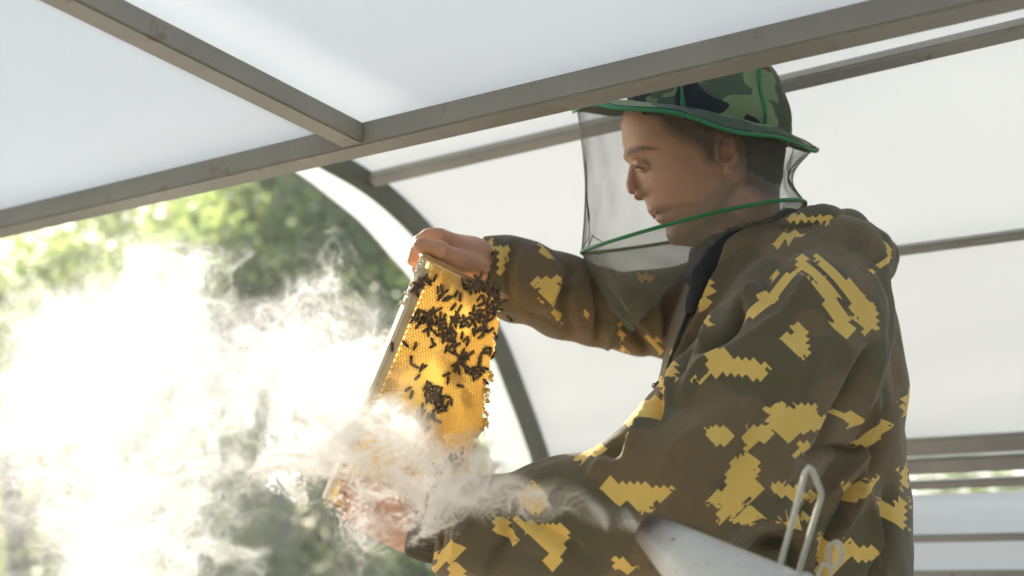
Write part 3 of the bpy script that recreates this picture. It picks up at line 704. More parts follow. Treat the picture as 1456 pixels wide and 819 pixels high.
folds = [  # polyline in px, width px, height m (negative = valley)
 ([(905, 560), (900, 605), (880, 640), (860, 655)], 10, -.012), ([(925, 570), (915, 615), (893, 655)], 9, .009), ([(870, 640), (862, 660), (835, 690)], 9, .006),
 ([(1040, 500), (1000, 530), (975, 560)], 12, .008), ([(1150, 395), (1110, 450), (1040, 500)], 14, .006), ([(1055, 420), (1040, 470), (1000, 505)], 8, -.012), ([(1075, 400), (1050, 440)], 8, .008),
 ([(1240, 490), (1205, 560), (1165, 640)], 8, -.008), ([(1258, 480), (1230, 560), (1195, 650)], 9, .007), ([(1262, 580), (1240, 660), (1200, 720)], 9, -.009), ([(1245, 560), (1232, 640), (1160, 720)], 8, .007),
 ([(1140, 650), (1200, 640), (1250, 640)], 7, -.006), ([(1240, 640), (1228, 690), (1195, 760)], 8, .010), ([(1220, 690), (1180, 760), (1165, 830)], 9, -.010), ([(1260, 700), (1262, 780), (1240, 830)], 8, -.006), ([(1230, 700), (1250, 760), (1262, 815)], 6, .005),
 ([(1060, 740), (1110, 730), (1150, 760), (1150, 800)], 9, .010), ([(1080, 770), (1120, 770), (1130, 820)], 10, -.010), ([(1020, 350), (990, 420), (950, 520), (935, 600)], 5, -.010), ([(1030, 360), (1005, 425), (965, 520), (945, 600)], 7, .007),
 ([(1005, 440), (985, 490), (972, 540)], 7, -.008), ([(1020, 430), (1000, 500)], 6, .006),
 ([(735, 350), (722, 385), (728, 430)], 7, -.006), ([(765, 350), (790, 400), (770, 440)], 9, .006), ([(820, 380), (800, 420), (812, 470)], 9, -.007), ([(850, 395), (858, 440), (848, 488)], 6, -.012), ([(866, 400), (872, 450), (862, 495)], 7, .008), ([(900, 420), (905, 470), (930, 512)], 8, -.007), ([(930, 430), (940, 480)], 8, .006),
 ([(612, 720), (625, 750), (615, 800)], 7, -.006), ([(640, 700), (655, 745), (640, 800)], 9, .006), ([(700, 700), (720, 750), (700, 810)], 10, -.006), ([(820, 690), (860, 735), (940, 745)], 14, .006), ([(700, 690), (760, 745), (830, 790)], 12, -.006),
 ([(1100, 560), (1060, 640), (1030, 700)], 16, -.005), ([(1180, 470), (1150, 540), (1120, 600)], 18, .004), ([(1000, 600), (960, 640), (930, 690)], 16, .004),
 ([(650, 690), (618, 715), (605, 745)], 6, .006),
]
def build_jacket():
    F = Field((-.18, 1.66, .80), (.64, 2.52, 1.55), .0048)
    # trunk, rows: y, front x, back x, half depth, middle distance
    rows = [(322, 1040, 1165, .075, 2.11), (335, 1015, 1215, .12, 2.11), (350, 1002, 1232, .150, 2.11), (375, 988, 1243, .172, 2.11), (400, 976, 1250, .185, 2.11), (450, 958, 1256, .195, 2.11), (500, 944, 1262, .20, 2.12), (560, 932, 1264, .205, 2.12), (650, 925, 1265, .205, 2.12), (740, 925, 1263, .205, 2.12), (819, 928, 1260, .205, 2.12), (900, 935, 1286, .205, 2.12), (1060, 945, 1275, .195, 2.12)]
    D0 = 2.12
    py = 409.5 - FPX * (((F.Z - CAM[2]) * UP[2] + D0 * FWD[1] * UP[1]) / D0)
    px = 728 + FPX * F.X / D0
    g = lambda c: np.interp(py, [r[0] for r in rows], [r[c] for r in rows])
    cx, hx, hy = (g(1) + g(2)) / 2, (g(2) - g(1)) / 2, g(3)
    yc = P(1100, 410, 2.12)[1]
    ex = np.abs(px - cx) / hx; eyy = np.abs(F.Y - yc) / hy
    rr = (ex ** 2.3 + eyy ** 2.3) ** (1 / 2.3)
    d = (rr - 1) * np.minimum(hx / FPX * D0, hy) * .9
    d = np.maximum(d, (322 - py) / FPX * D0)
    d = np.maximum(d, (py - 1040) / FPX * D0)
    F.f = d.astype(np.float32)
    def arm(rows, k): F.chain([(P(x, y, dd), r) for x, y, r, dd in rows], k)
    import copy; G = copy.copy(F); G.f = F.f.copy()
    near = [(1172, 395, .088, 2.00), (1150, 450, .112, 1.965), (1120, 510, .118, 1.93), (1080, 575, .116, 1.89), (1030, 640, .112, 1.85), (975, 692, .104, 1.82), (905, 728, .090, 1.815), (800, 744, .080, 1.82), (700, 752, .064, 1.84), (640, 750, .056, 1.86), (614, 748, .046, 1.87)]
    far = [(1060, 415, .08, 2.28), (1010, 430, .070, 2.28), (958, 450, .066, 2.26), (905, 448, .062, 2.22), (850, 437, .057, 2.17), (800, 420, .060, 2.12), (742, 400, .056, 2.08), (712, 388, .049, 2.065), (690, 382, .044, 2.055)]
    G.f[:] = 9; G.chain([(P(x, y, dd), r) for x, y, r, dd in near], .02); F.add(G.f, .005)
    G.f[:] = 9; G.chain([(P(x, y, dd), r) for x, y, r, dd in far], .018); F.add(G.f, .02)
    # open ends of the sleeves
    F.f = np.maximum(F.f, np.where(F.Z < 1.24, P(618, 748, 1.87)[0] - F.X, -9.0).astype(np.float32))
    F.f = np.maximum(F.f, np.where(F.Z > 1.30, P(685, 385, 2.05)[0] - F.X, -9.0).astype(np.float32))
    F.sub(F.cone(P(560, 748, 1.87), P(616, 748, 1.87), .036, .036), .004)
    F.sub(F.cone(P(640, 362, 2.03), P(700, 384, 2.06), .036, .036), .004)
    # neck opening
    F.sub(F.cone(P(1060, 290, 2.11), P(1075, 350, 2.11), .072, .060), .012)
    V, Q = F.mesh(); V = relax(V, Q, 3, .5); n = normals(V, Q); p = topx(V)
    disp = np.zeros(len(V)); side = n @ FWD
    face = np.clip(-side * 2.5 + .2, 0, 1)     # only the cloth that faces the lens takes the seen folds
    for pl, w, h in folds:
        w = w * 1.1; h = h * 2.7
        pl = np.array(spline(pl, len(pl) * 4)); best = np.full(len(p), 1e9); tt = np.zeros(len(p))
        for i in range(len(pl) - 1):
            dd, t_, _ = seg_d(p, pl[i], pl[i + 1]); m = dd < best; best[m] = dd[m]; tt[m] = (i + t_[m]) / (len(pl) - 1)
        disp += h * (np.exp(-best / (w * .8)) if h > 0 else np.exp(-(best / (w * .8)) ** 2)) * np.sin(np.pi * np.clip(tt * .9 + .05, 0, 1)) ** .7 * face
    wv = vnoise(V * np.array([1, 1, .7]), 7) * .0045 + np.abs(vnoise(V + vnoise(V, 5)[:, None] * .04, 10)) * .0065 + vnoise(V, 40) * .0005
    V = V + n * (disp + wv - .003)[:, None]
    V = relax(V, Q, 1, .3)
    return V, Q, p, side
def rot45(p): return np.stack([(p[:, 0] + p[:, 1]) * .70711, (p[:, 0] - p[:, 1]) * .70711], 1)
def lay_print(me, V, p, seen):
    """store the print's outline and its slope with every vertex"""
    wob = np.stack([vnoise(V, 30), vnoise(V + 3.3, 30)], 1) * 1.6; frag = 2.6 * vnoise(V + 4.4, 55)
    def near_f(q):
        f = np.full(len(q), 60.0)
        for b in blots:
            bb = np.array(b, float); m = (q[:, 0] > bb[:, 0].min() - 16) & (q[:, 0] < bb[:, 0].max() + 16) & (q[:, 1] > bb[:, 1].min() - 16) & (q[:, 1] < bb[:, 1].max() + 16)
            if m.any(): f[m] = np.minimum(f[m], poly_sd(q[m], b))
        return f
    q = p + wob; h = 2.0; f = near_f(q)
    gu = (near_f(q + h * .70711) - f) / h; gv = (near_f(q + np.array([h, -h]) * .70711) - f) / h
    gu, gv = [np.where(np.abs(g) > 1.2, 0, g) for g in (gu, gv)]
    f = f + frag
    fb = (0.95 - (vnoise(V + 9.1, 11) * .8 + vnoise(V, 27) * .5)) * 22; use = seen & (p[:, 1] < 850)
    r = rot45(p); attr(me, 'print', np.where(use, f, fb)); attr(me, 'gu', np.where(use, gu, 0)); attr(me, 'gv', np.where(use, gv, 0)); attr(me, 'cu', r[:, 0]); attr(me, 'cv', r[:, 1])
jV, jQ, jp, jside = build_jacket()
me = fastmesh('jacket', jV, jQ); lay_print(me, jV, jp, jside < .15)
attr(me, 'patch', .5 + .25 * vnoise(jV + 2.2, 8) + .1 * vnoise(jV, 24))
jacket = link('jacket', me, M_camo, person, True)

# cloth pieces made the same way
def cloth(name, F, mat, parent, it=3, wr=.003, extra=None):
    V, Q = F.mesh(); V = relax(V, Q, it, .5); n = normals(V, Q); p = topx(V)
    V = V + n * (np.abs(vnoise(V, 20)) * wr + vnoise(V, 48) * wr * .3)[:, None]
    me = fastmesh(name, V, Q); lay_print(me, V, p, n @ FWD < .2); attr(me, 'patch', .56 + .2 * vnoise(V, 9))
    return link(name, me, mat, parent, True)
# hood folded on the back of the shoulders
F = Field(P(1180, 350, 2.1) - np.array([.17, .19, .12]), P(1180, 350, 2.1) + np.array([.14, .17, .10]), .0045)
F.chain([(P(1120, 322, 1.99), .014), (P(1165, 318, 1.99), .022), (P(1205, 330, 2.02), .026)], .02)
F.chain([(P(1205, 330, 2.02), .026), (P(1225, 362, 2.08), .040), (P(1236, 370, 2.13), .036), (P(1215, 345, 2.22), .028)], .02)
F.chain([(P(1190, 325, 2.05), .024), (P(1238, 362, 2.08), .030), (P(1249, 364, 2.08), .017)], .012)
F.chain([(P(1120, 322, 2.23), .014), (P(1165, 318, 2.23), .022), (P(1215, 340, 2.21), .026)], .02)
F.chain([(P(1208, 322, 2.04), .010), (P(1214, 350, 2.03), .012), (P(1228, 388, 2.04), .010)], .008)
cloth('hood', F, M_camo, jacket, 2, .005)
# dark collar standing round the neck
F = Field(P(1050, 350, 2.11) - np.array([.13, .13, .14]), P(1060, 350, 2.11) + np.array([.12, .13, .09]), .0035)
F.f[:] = 9
ring = []
for i in range(25):
    a = 2 * math.pi * i / 24; ring.append((P(1066 + 66 * math.cos(a), 336 - 20 * math.cos(a) * .9 + 12 * (math.cos(a) < -.5), 2.11 + .075 * math.sin(a)), .017))
F.chain(ring, .012)
ring2 = [(p + np.array([0.002 * 0, 0, -.030]), r + .003) for p, r in ring]; F.chain(ring2, .02)
for dd in (2.045, 2.02): F.chain([(P(1022, 352, dd + .02), .016), (P(1000, 395, dd), .015), (P(985, 440, dd - .01), .009)], .012)
cloth('collar', F, M_navy, jacket, 2, .003)
# zip: tape, teeth and puller down the front edge
zp = [P(x, y, 2.03) for x, y in ((1012, 362), (995, 405), (975, 455), (957, 505), (944, 545), (936, 590))]
zt = NT('zip_metal'); M_zip = zt.surf(zt.bsdf((.05, .05, .05), .35, Metallic=.8))
z_ = link('zip', tube('zip', spline(zp, 20), .0035, 8), M_navy, jacket, True)
link('zip_puller', pymesh('zip_puller', *join_arrays([tube_arrays([P(936, 543, 2.015), P(932, 547, 2.012), P(930, 552, 2.01)], .0022, 6), tube_arrays([P(930, 552, 2.01), P(927, 549, 2.008), P(929, 545, 2.008), P(934, 546, 2.01)], .0010, 6)])), M_zip, z_)
# ribbed cuff on the near wrist: ribs run along the arm
def cuff(name, a, b, r0, r1, mat, nr=46):
    a, b = np.array(a), np.array(b); ax = unit(b - a); s = unit(np.cross(ax, Z)); u = np.cross(s, ax); V, Fc = [], []
    m = 14; n = nr * 4
    for i in range(m + 1):
        t_ = i / m; c = a + (b - a) * t_; bulge = math.sin(math.pi * t_) * .003
        for k in range(n):
            an = 2 * math.pi * k / n; r = r0 + (r1 - r0) * t_ + bulge + .0012 * math.cos(an * nr) - (.004 if i in (0,) else 0)
            V.append(c + r * (math.cos(an) * s + math.sin(an) * u))
    for i in range(m):
        for k in range(n): Fc.append((i * n + k, i * n + (k + 1) % n, (i + 1) * n + (k + 1) % n, (i + 1) * n + k))
    me = pymesh(name, V, Fc); o = link(name, me, mat, jacket, True); md = o.modifiers.new('t', 'SOLIDIFY'); md.thickness = .0025; md.offset = -1; return o
t = NT('rib_knit'); n = t.noise(300, 3); M_rib = t.surf(t.bsdf(t.mix(n, (.075, .062, .038), (.12, .10, .06)), .9, bump=n, bump_d=.001))
cuff('cuff', P(579, 748, 1.868), P(630, 750, 1.868), .0335, .044, M_rib)
# trousers and boots, below the picture
t = NT('dark_trousers'); n = t.noise(200, 3); M_tr = t.surf(t.bsdf((.03, .032, .028), .85, bump=n, bump_d=.001))
F = Field((.15, 1.85, .03), (.62, 2.38, .92), .011)
for sg in (-1, 1):
    c = P(1110, 600, 2.12); F.chain([((c[0], c[1] + sg * .07, .86), .115), ((c[0] - .02, c[1] + sg * .10, .48), .082), ((c[0], c[1] + sg * .11, .10), .062)], .02)
V, Q = F.mesh(); V = relax(V, Q, 2, .5); V = V + normals(V, Q) * (vnoise(V, 14) * .004)[:, None]
link('trousers', fastmesh('trousers', V, Q), M_tr, person, True)
for sg in (-1, 1):
    F = Field((c[0] - .26, c[1] + sg * .11 - .07, -.005), (c[0] + .12, c[1] + sg * .11 + .07, .22), .007); q = (c[0], c[1] + sg * .11)
    F.chain([((q[0], q[1], .17), .052), ((q[0] + .01, q[1], .05), .050)], .02); F.chain([((q[0] + .01, q[1], .048), .048), ((q[0] - .14, q[1], .046), .046)], .02)
    F.f = np.maximum(F.f, .003 - F.Z)
    V, Q = F.mesh(); link('boot', fastmesh('boot', relax(V, Q, 1), Q), M_navy, person, True)
# ------------------------------------------------------------------ hat, binding, veil
def mat_hat():
    t = NT('woodland_cloth'); o = t.obj(); sc = t.n('ShaderNodeMapping'); sc.inputs['Scale'].default_value = (1, 1, 1.5); t.t.links.new(o, sc.inputs[0]); v = sc.outputs[0]
    a = t.noise(10, 1.5, .4, v, .9); b = t.noise(15, 1.5, .4, t.math('ADD', 0, 0) if False else v, 1.6)
    w = t.n('ShaderNodeVectorMath', operation='ADD'); t.t.links.new(v, w.inputs[0]); w.inputs[1].default_value = (3.1, 1.7, 5.2)
    b = t.noise(9.5, 1.5, .4, w.outputs[0], 1.2)
    w2 = t.n('ShaderNodeVectorMath', operation='ADD'); t.t.links.new(v, w2.inputs[0]); w2.inputs[1].default_value = (7.1, 4.7, 1.2)
    c = t.noise(11, 1.5, .4, w2.outputs[0], 1.0)
    st = lambda s, k: t.ramp(s, [(k, 0.0), (k + .004, 1.0)])
    col = t.mix(st(a, .50), (.16, .20, .085), (.055, .075, .035))
    col = t.mix(st(b, .555), col, (.075, .038, .022)); col = t.mix(st(c, .53), col, (.008, .010, .014))
    n2 = t.noise(900, 2)
    return t.surf(t.bsdf(col, .85, bump=t.math('ADD', t.math('MULTIPLY', n2, .3), t.math('MULTIPLY', t.noise(22, 3, .5, None, 1.2), 5.0)), bump_d=.0015))
M_hat = mat_hat()
t = NT('green_binding'); n = t.noise(500, 2); M_green = t.surf(t.bsdf(t.mix(n, (.010, .14, .035), (.016, .19, .05)), .6, bump=n, bump_d=.0008))
# crown: a tapering dome
crown_rows = [  # y, left x, right x, half depth
    (196, 900, 1120, .098), (182, 898, 1122, .098), (165, 893, 1122, .097), (145, 893, 1119, .094), (125, 898, 1112, .088), (108, 912, 1103, .078), (98, 932, 1094, .064), (92, 960, 1085, .045), (90.5, 990, 1068, .028), (90, 1015, 1040, .008)]
def rim(a, k=1.0):
    """outer edge of the brim at angle a (0 = back, pi = front, pi/2 = far side)"""
    ca, sa = math.cos(a), math.sin(a)
    px = 989 + 174 * ca * k; wave = 1.6 * math.sin(3 * a) + 1.2 * math.sin(5 * a + 1)
    b_ = np.interp(px, [815, 850, 900, 950, 1000, 1050, 1100, 1140, 1163], [156, 150, 152, 161, 172, 184, 197, 207, 215]) + wave * abs(sa) + max(0, sa) * (12 if ca < 0 else 4)
    return P(px, b_, HD + .150 * sa * k)
V, Fc = [], []; n = 96; rows = spline([(r[0], r[1], r[2], r[3]) for r in crown_rows], 26)
for i, (y, xl, xr, hd) in enumerate(rows):
    for k in range(n):
        a = 2 * math.pi * k / n; px = (xl + xr) / 2 + (xr - xl) / 2 * math.cos(a); tilt = 33 * (px - 989) / 172 * max(0, 1 - i / 16)
        yy = y + tilt - 12 * max(0, 1 - i / 16); q0 = P(px, yy, HD); q0[1] += hd * math.sin(a); bl = .6 * max(0, 1 - i / 16); q = q0 * (1 - bl) + P(px, yy, HD + hd * math.sin(a)) * bl
        f = math.sin(a * 5 + i * .35) * .0035 + math.sin(a * 9 + i * .6 + 1) * .0022 + abs(math.sin(a * 6.5 - i * .45)) * .0022; f *= min(1, i / 5) * (1 - i / 30)
        cc = P((xl + xr) / 2, y, HD); V.append(q + unit(q - cc + np.array([0, 0, 1e-6])) * f)
V.append(P(1028, 90, HD)); top_i = len(V) - 1
for i in range(len(rows) - 1):
    for k in range(n): Fc.append((i * n + k, i * n + (k + 1) % n, (i + 1) * n + (k + 1) % n, (i + 1) * n + k))
for k in range(n): Fc.append(((len(rows) - 1) * n + k, (len(rows) - 1) * n + (k + 1) % n, top_i))
hat = link('hat', pymesh('hat', V, Fc), M_hat, person, True); hat['label'] = 'woodland camouflage bucket hat with green binding'
md = hat.modifiers.new('t', 'SOLIDIFY'); md.thickness = .0018
def hchild(name, me, mat):
    o = link(name, me, mat, None, True); o.parent = hat; return o
V, Fc = [], []; m = 10
for i in range(m + 1):
    s = i / m
    for k in range(n):
        a = 2 * math.pi * k / n; pxi, pyi = (900 + 1120) / 2 + 108 * math.cos(a), 172 + 33 * (108 * math.cos(a) + 10) / 172; i0 = P(pxi, pyi, HD); i0[1] += .0965 * math.sin(a)
        inner = i0 * .4 + P(pxi, pyi, HD + .0965 * math.sin(a)) * .6
        o_ = rim(a); q = inner * (1 - s) + o_ * s; q[2] += .006 * math.sin(math.pi * s) + .003 * s * math.sin(a * 7 + 1); V.append(q)
for i in range(m):
    for k in range(n): Fc.append((i * n + k, i * n + (k + 1) % n, (i + 1) * n + (k + 1) % n, (i + 1) * n + k))
br = hchild('brim', pymesh('brim', V, Fc), M_hat); md = br.modifiers.new('t', 'SOLIDIFY'); md.thickness = .0022; md.offset = 0
rimp = [V[m * n + k] for k in range(n)] + [V[m * n]]
def ribbon(name, pts, w, h):
    """flat rounded band following pts, w along z, h thick"""
    pts = np.array(pts); Vr, Fr = [], []
    for i, p in enumerate(pts):
        t_ = unit(pts[min(i + 1, len(pts) - 1)] - pts[max(i - 1, 0)]); s = unit(np.cross(t_, Z)); u = np.cross(s, t_)
        for k in range(8):
            a = 2 * math.pi * k / 8; Vr.append(p + s * h / 2 * math.cos(a) + u * w / 2 * math.sin(a))
        if i:
            for k in range(8): Fr.append(((i - 1) * 8 + k, (i - 1) * 8 + (k + 1) % 8, i * 8 + (k + 1) % 8, i * 8 + k))
    return pymesh(name, Vr, Fr)
hchild('brim_binding', ribbon('brim_binding', rimp, .0062, .0045), M_green)
hchild('brim_stitching', ribbon('brim_stitching', [p + np.array([0, 0, .0042]) - .02 * (p - np.array(V[0]) * 0 - P(989, 180, HD)) for p in rimp], .0012, .003), M_navy)
# green seam tape over the crown
def on_crown(a, i):
    return np.array(hat.data.vertices[i * n + int(a) % n].co)
cr = [on_crown(82, i) * 1.0 for i in range(2, 26)]
cc = P(1010, 150, HD)
hchild('seam_tape', ribbon('seam_tape', [p + unit(p - cc) * .002 for p in cr], .007, .0035), M_green)
cr = [on_crown(66, i) for i in range(2, 12)]
hchild('seam_tape', ribbon('seam_tape', [p + unit(p - cc) * .002 for p in cr], .009, .004), M_green)
# veil: a net hanging from the brim to a hoop, then gathered into the collar
def mat_net(name, b0):
    t = NT(name); geo = t.n('ShaderNodeNewGeometry'); dt = t.n('ShaderNodeVectorMath', operation='DOT_PRODUCT')
    t.t.links.new(geo.outputs['Normal'], dt.inputs[0]); t.t.links.new(geo.outputs['Incoming'], dt.inputs[1])
    c = t.math('MAXIMUM', t.math('ABSOLUTE', dt.outputs['Value']), .17)
    nz = t.noise(26, 4, .6)
    base = t.math('ADD', b0, t.math('MULTIPLY', t.math('SUBTRACT', .5, nz), .16))
    trans = t.math('POWER', base, t.math('DIVIDE', .82, c))
    n2 = t.noise(30, 3)
    d = t.n('ShaderNodeBsdfDiffuse'); t.set(d.inputs[0], t.mix(n2, (.20, .215, .165), (.27, .28, .225)))
    tr2 = t.n('ShaderNodeBsdfTranslucent'); t.set(tr2.inputs[0], (.12, .12, .10))
    tr = t.n('ShaderNodeBsdfTransparent')
    return t.surf(t.mixs(trans, t.mixs(.4, d, tr2), tr))
M_net = mat_net('fine_net', .81); M_net2 = mat_net('gathered_net', .50)
def hoop(a, k=1.0):
    """lower wire hoop"""
    ca, sa = math.cos(a), math.sin(a); px = 986 + 160 * ca * k; py = 325 - 34 * ca * k + 3 * math.sin(2 * a)
    q = P(px, py, HD); q[1] += .150 * sa * k; q = q * .45 + P(px, py, HD + .15 * sa * k) * .55; return q
def lowring(a):
    ca, sa = math.cos(a), math.sin(a)
    front = np.clip((-ca - .1) / .9, 0, 1)
    px = 1035 + 85 * ca - 50 * front ; py = 350 - 16 * ca + 105 * front ** 1.2
    q = P(px, py, HD); q[1] += (.10 - .015 * front) * sa; return q
V, Fc = [], []; n = 160; m = 40; pinch = 14; m2 = 22
for i in range(m + 1):
    s = i / m
    for k in range(n):
        a = 2 * math.pi * k / n; t_, b_ = rim(a, .97), hoop(a); q = t_ * (1 - s) + b_ * s
        c = P(989, 240, HD); back = max(0, math.cos(a)) ** 2
        pull = 1 - (.045 + .12 * back) * math.sin(math.pi * s) + .010 * math.sin(a * 11 + s * 3) * math.sin(math.pi * s) + .006 * math.sin(a * 23 + s * 7) * math.sin(math.pi * s)
        q = np.array([c[0] + (q[0] - c[0]) * pull, c[1] + (q[1] - c[1]) * pull, q[2]]); V.append(q)
for i in range(1, m2 + 1):
    s = i / m2
    for k in range(n):
        a = 2 * math.pi * k / n; t_, b_ = hoop(a), lowring(a); q = t_ * (1 - s) + b_ * s; q[2] -= 0.012 * math.sin(math.pi * s) * max(0, -math.cos(a))
        f = .004 * math.sin(a * 14 + s * 2) * math.sin(math.pi * s * .9) + .002 * math.sin(a * 31) * s; q = q + np.array([math.cos(a), math.sin(a), 0]) * f; V.append(q)
for i in range(m + m2):
    for k in range(n): Fc.append((i * n + k, i * n + (k + 1) % n, (i + 1) * n + (k + 1) % n, (i + 1) * n + k))
hchild('veil', pymesh('veil', V[:(m + 1) * n], Fc[:m * n]), M_net)
hchild('veil_skirt', pymesh('veil_skirt', V[m * n:], [tuple(i - m * n for i in f) for f in Fc[m * n:]]), M_net2)
hchild('veil_hoop', ribbon('veil_hoop', [hoop(2 * math.pi * k / 120) for k in range(121)], .0058, .004), M_green)
# loose creases of the net show as dark strands
t = NT('net_crease'); M_crease = t.surf(t.bsdf((.03, .035, .03), .9))
rs = np.random.default_rng(5)
def on_veil(a, s, out=.001):
    k = int(a / (2 * math.pi) * n) % n; f = a / (2 * math.pi) * n % 1; i = min(max(s * m, 0), m - .001); j = int(i); g = i - j
    p = (np.array(V[j * n + k]) * (1 - f) + np.array(V[j * n + (k + 1) % n]) * f) * (1 - g) + (np.array(V[(j + 1) * n + k]) * (1 - f) + np.array(V[(j + 1) * n + (k + 1) % n]) * f) * g
    return p
parts = []
def strand(a0, s0, a1, s1, r=.0006, wob=.02):
    ph = rs.uniform(0, 6); pts = [on_veil(a0 + (a1 - a0) * u + wob * math.sin(u * 5 + ph), s0 + (s1 - s0) * u) for u in np.linspace(0, 1, 12)]
    parts.append(tube_arrays(pts, list(r * np.sin(np.pi * np.linspace(.06, .94, 12)) ** .5 + .00015), 4))
for a0, s0, a1, s1 in ((6.1, .15, 5.95, .95), (5.85, .2, 6.15, .8), (6.2, .35, 5.9, .7), (5.7, .05, 5.98, .55), (5.9, .55, 6.2, .98), (6.33, .1, 6.2, .9)): strand(a0, s0, a1, s1, .0007)
for i in range(5): strand(3.35 + rs.uniform(-.1, .15), rs.uniform(.25, .5), 3.35 + rs.uniform(-.1, .15), rs.uniform(.8, .98), .0005)
for i in range(4): strand(3.25 + rs.uniform(0, .7), .985, 3.35 + rs.uniform(.1, .25), .93 - rs.uniform(0, .04), .0006, .005)
tag(hchild('veil_crease', pymesh('veil_crease', *join_arrays(parts)), M_crease), kind='stuff')
# ------------------------------------------------------------------ hive frame, honeycomb, bees
TL, TR, BL = P(601, 366, 1.905), P(716, 424, 1.975), P(497, 712, 1.872)
ex, ey = TR - TL, BL - TL; FW, FH = np.linalg.norm(ex), np.linalg.norm(ey); ex = unit(ex); ey = unit(ey - ex * (ey @ ex)); ez = np.cross(ex, ey)
ez = ez if ez @ (CAM - TL) > 0 else -ez      # towards the lens
FH = .345
def FP(u, v, w=0.0): return TL + ex * u + ey * v + ez * w
frame = empty('hive_frame', FP(FW / 2, FH, 0)); tag(frame, 'wooden hive frame of golden honeycomb covered with bees, held up in both hands', 'hive frame')
def mat_wood():
    t = NT('pine_wood'); mp = t.n('ShaderNodeMapping'); mp.inputs['Scale'].default_value = (30, 30, 5); t.t.links.new(t.obj(), mp.inputs[0]); n = t.noise(4, 4, .6, mp.outputs[0])
    return t.surf(t.bsdf(t.mix(n, (.62, .40, .17), (.42, .23, .08)), .55, bump=n, bump_d=.0008))
M_wood = mat_wood()
t = NT('sunlit_wood'); n = t.noise(60, 4); M_pale = t.surf(t.bsdf(t.mix(n, (.86, .78, .62), (.74, .62, .44)), .6, bump=n, bump_d=.0006))  # wood brightened so the side bar reads as sunlit
t = NT('honey_wood'); n = t.noise(40, 4); M_beige = t.surf(t.bsdf(t.mix(n, (.78, .62, .38), (.66, .47, .24)), .6, bump=n, bump_d=.0006))
bt = .005; bd = .013
def bar(name, u0, v0, u1, v1, w, mat):
    o = link(name, beam_mesh(name, FP(u0, v0), FP(u1, v1), w, bd, ez, .0012), mat, frame); return o
bar('side_bar', bt / 2, .002, bt / 2, FH - .002, bt, M_pale)
bar('inner_bar', bt + .005, .012, bt + .005, FH - .03, .010, M_beige)
bar('top_bar', -.004, -bt / 2, FW + .004, -bt / 2, bt * 1.1, M_wood)
bar('bottom_bar', bt, FH + bt / 2, FW * .9, FH + bt / 2, bt, M_wood)
# wax
def mat_wax(name, c1, c2, tr_w=.45):
    t = NT(name); n = t.noise(16, 3, .5); f = t.noise(500, 2)
    capped = t.attr('cap'); c = t.mix(t.ramp(n, [(.35, 0.0), (.65, 1.0)]), c1, c2); c = t.mix(capped, c, (.93, .70, .20))
    b = t.bsdf(c, .42, bump=f, bump_d=.0006); tr = t.n('ShaderNodeBsdfTranslucent'); t.set(tr.inputs[0], t.mix(.6, c, (.98, .85, .42)))
    return t.surf(t.mixs(tr_w, b, tr))
M_wax = mat_wax('beeswax', (.93, .76, .40), (.90, .67, .27), .5)
cell = .0048; thick = .011
def comb_at(px, py):
    r = P(px, py, 1.0) - CAM; w0 = thick * .95; d = (FP(0, 0, w0) - CAM) @ ez / (r @ ez); p = CAM + d * r - TL; return p @ ex, p @ ey
_er = sorted([(b_, a_) for a_, b_ in (comb_at(*q) for q in ((700, 418), (714, 440), (709, 470), (706, 500), (694, 540), (688, 570), (692, 592), (680, 622), (668, 650), (654, 690)))])
def edge_right(v):
    """ragged free edge of the comb: u for each v"""
    return float(np.interp(v, [q[0] for q in _er], [q[1] for q in _er])) + .0025 * math.sin(v * 190) + .0018 * math.sin(v * 410 + 1)
V, Fc, cap = [], [], []
def hexring(cu, cv, r, w): return [FP(cu + r * math.cos(math.pi / 6 + math.pi / 3 * k), cv + r * math.sin(math.pi / 6 + math.pi / 3 * k), w) for k in range(6)]
rows_n = int((FH - .004) / (cell * .866)); R6 = cell / math.sqrt(3)
def capval(u, v):
    q = ((u - .070) / .040) ** 2 + ((v - .19) / .070) ** 2; q2 = ((u - .085) / .026) ** 2 + ((v - .055) / .020) ** 2; q3 = ((u - .045) / .028) ** 2 + ((v - .27) / .05) ** 2
    s = min(q, q2, q3); return max(0.0, min(1.0, (1.15 - s) * 2.2 + .25 * math.sin(u * 300) * math.sin(v * 270)))
for j in range(rows_n):
    v = .005 + j * cell * .866; er = edge_right(v); i = 0
    while True:
        u = bt + .012 + i * cell + (cell / 2 if j % 2 else 0); i += 1
        if u > er: break
        if v > FH - .012 and u > FW * .9: break
        belly = thick * (.75 + .25 * math.sin(min(1, max(0, (u - bt) / (FW - bt))) * math.pi) ** .5) + .0010 * math.sin(u * 90) * math.sin(v * 70)
        if er - u < .012: belly -= .004 * (1 - (er - u) / .012)
        c_ = capval(u, v); w0 = belly; dep = .0030 * (1 - c_) + .0004; rin = R6 * (.80 - .25 * (c_ > .6))
        k = len(V); V += hexring(u, v, R6 * 1.001, w0 - .0003); V += hexring(u, v, rin, w0 + .0002); V += hexring(u, v, rin * .96, w0 - dep if c_ < .6 else w0 + .0004)
        for a in range(6):
            b = (a + 1) % 6; Fc.append((k + a, k + b, k + 6 + b, k + 6 + a)); Fc.append((k + 6 + a, k + 6 + b, k + 12 + b, k + 12 + a))
        Fc.append(tuple(k + 12 + a for a in range(6))); cap += [c_ * .85] * 18
me = pymesh('honeycomb', V, Fc); attr(me, 'cap', cap)
hc = link('honeycomb', me, M_wax, frame); tag(hc, kind='stuff')
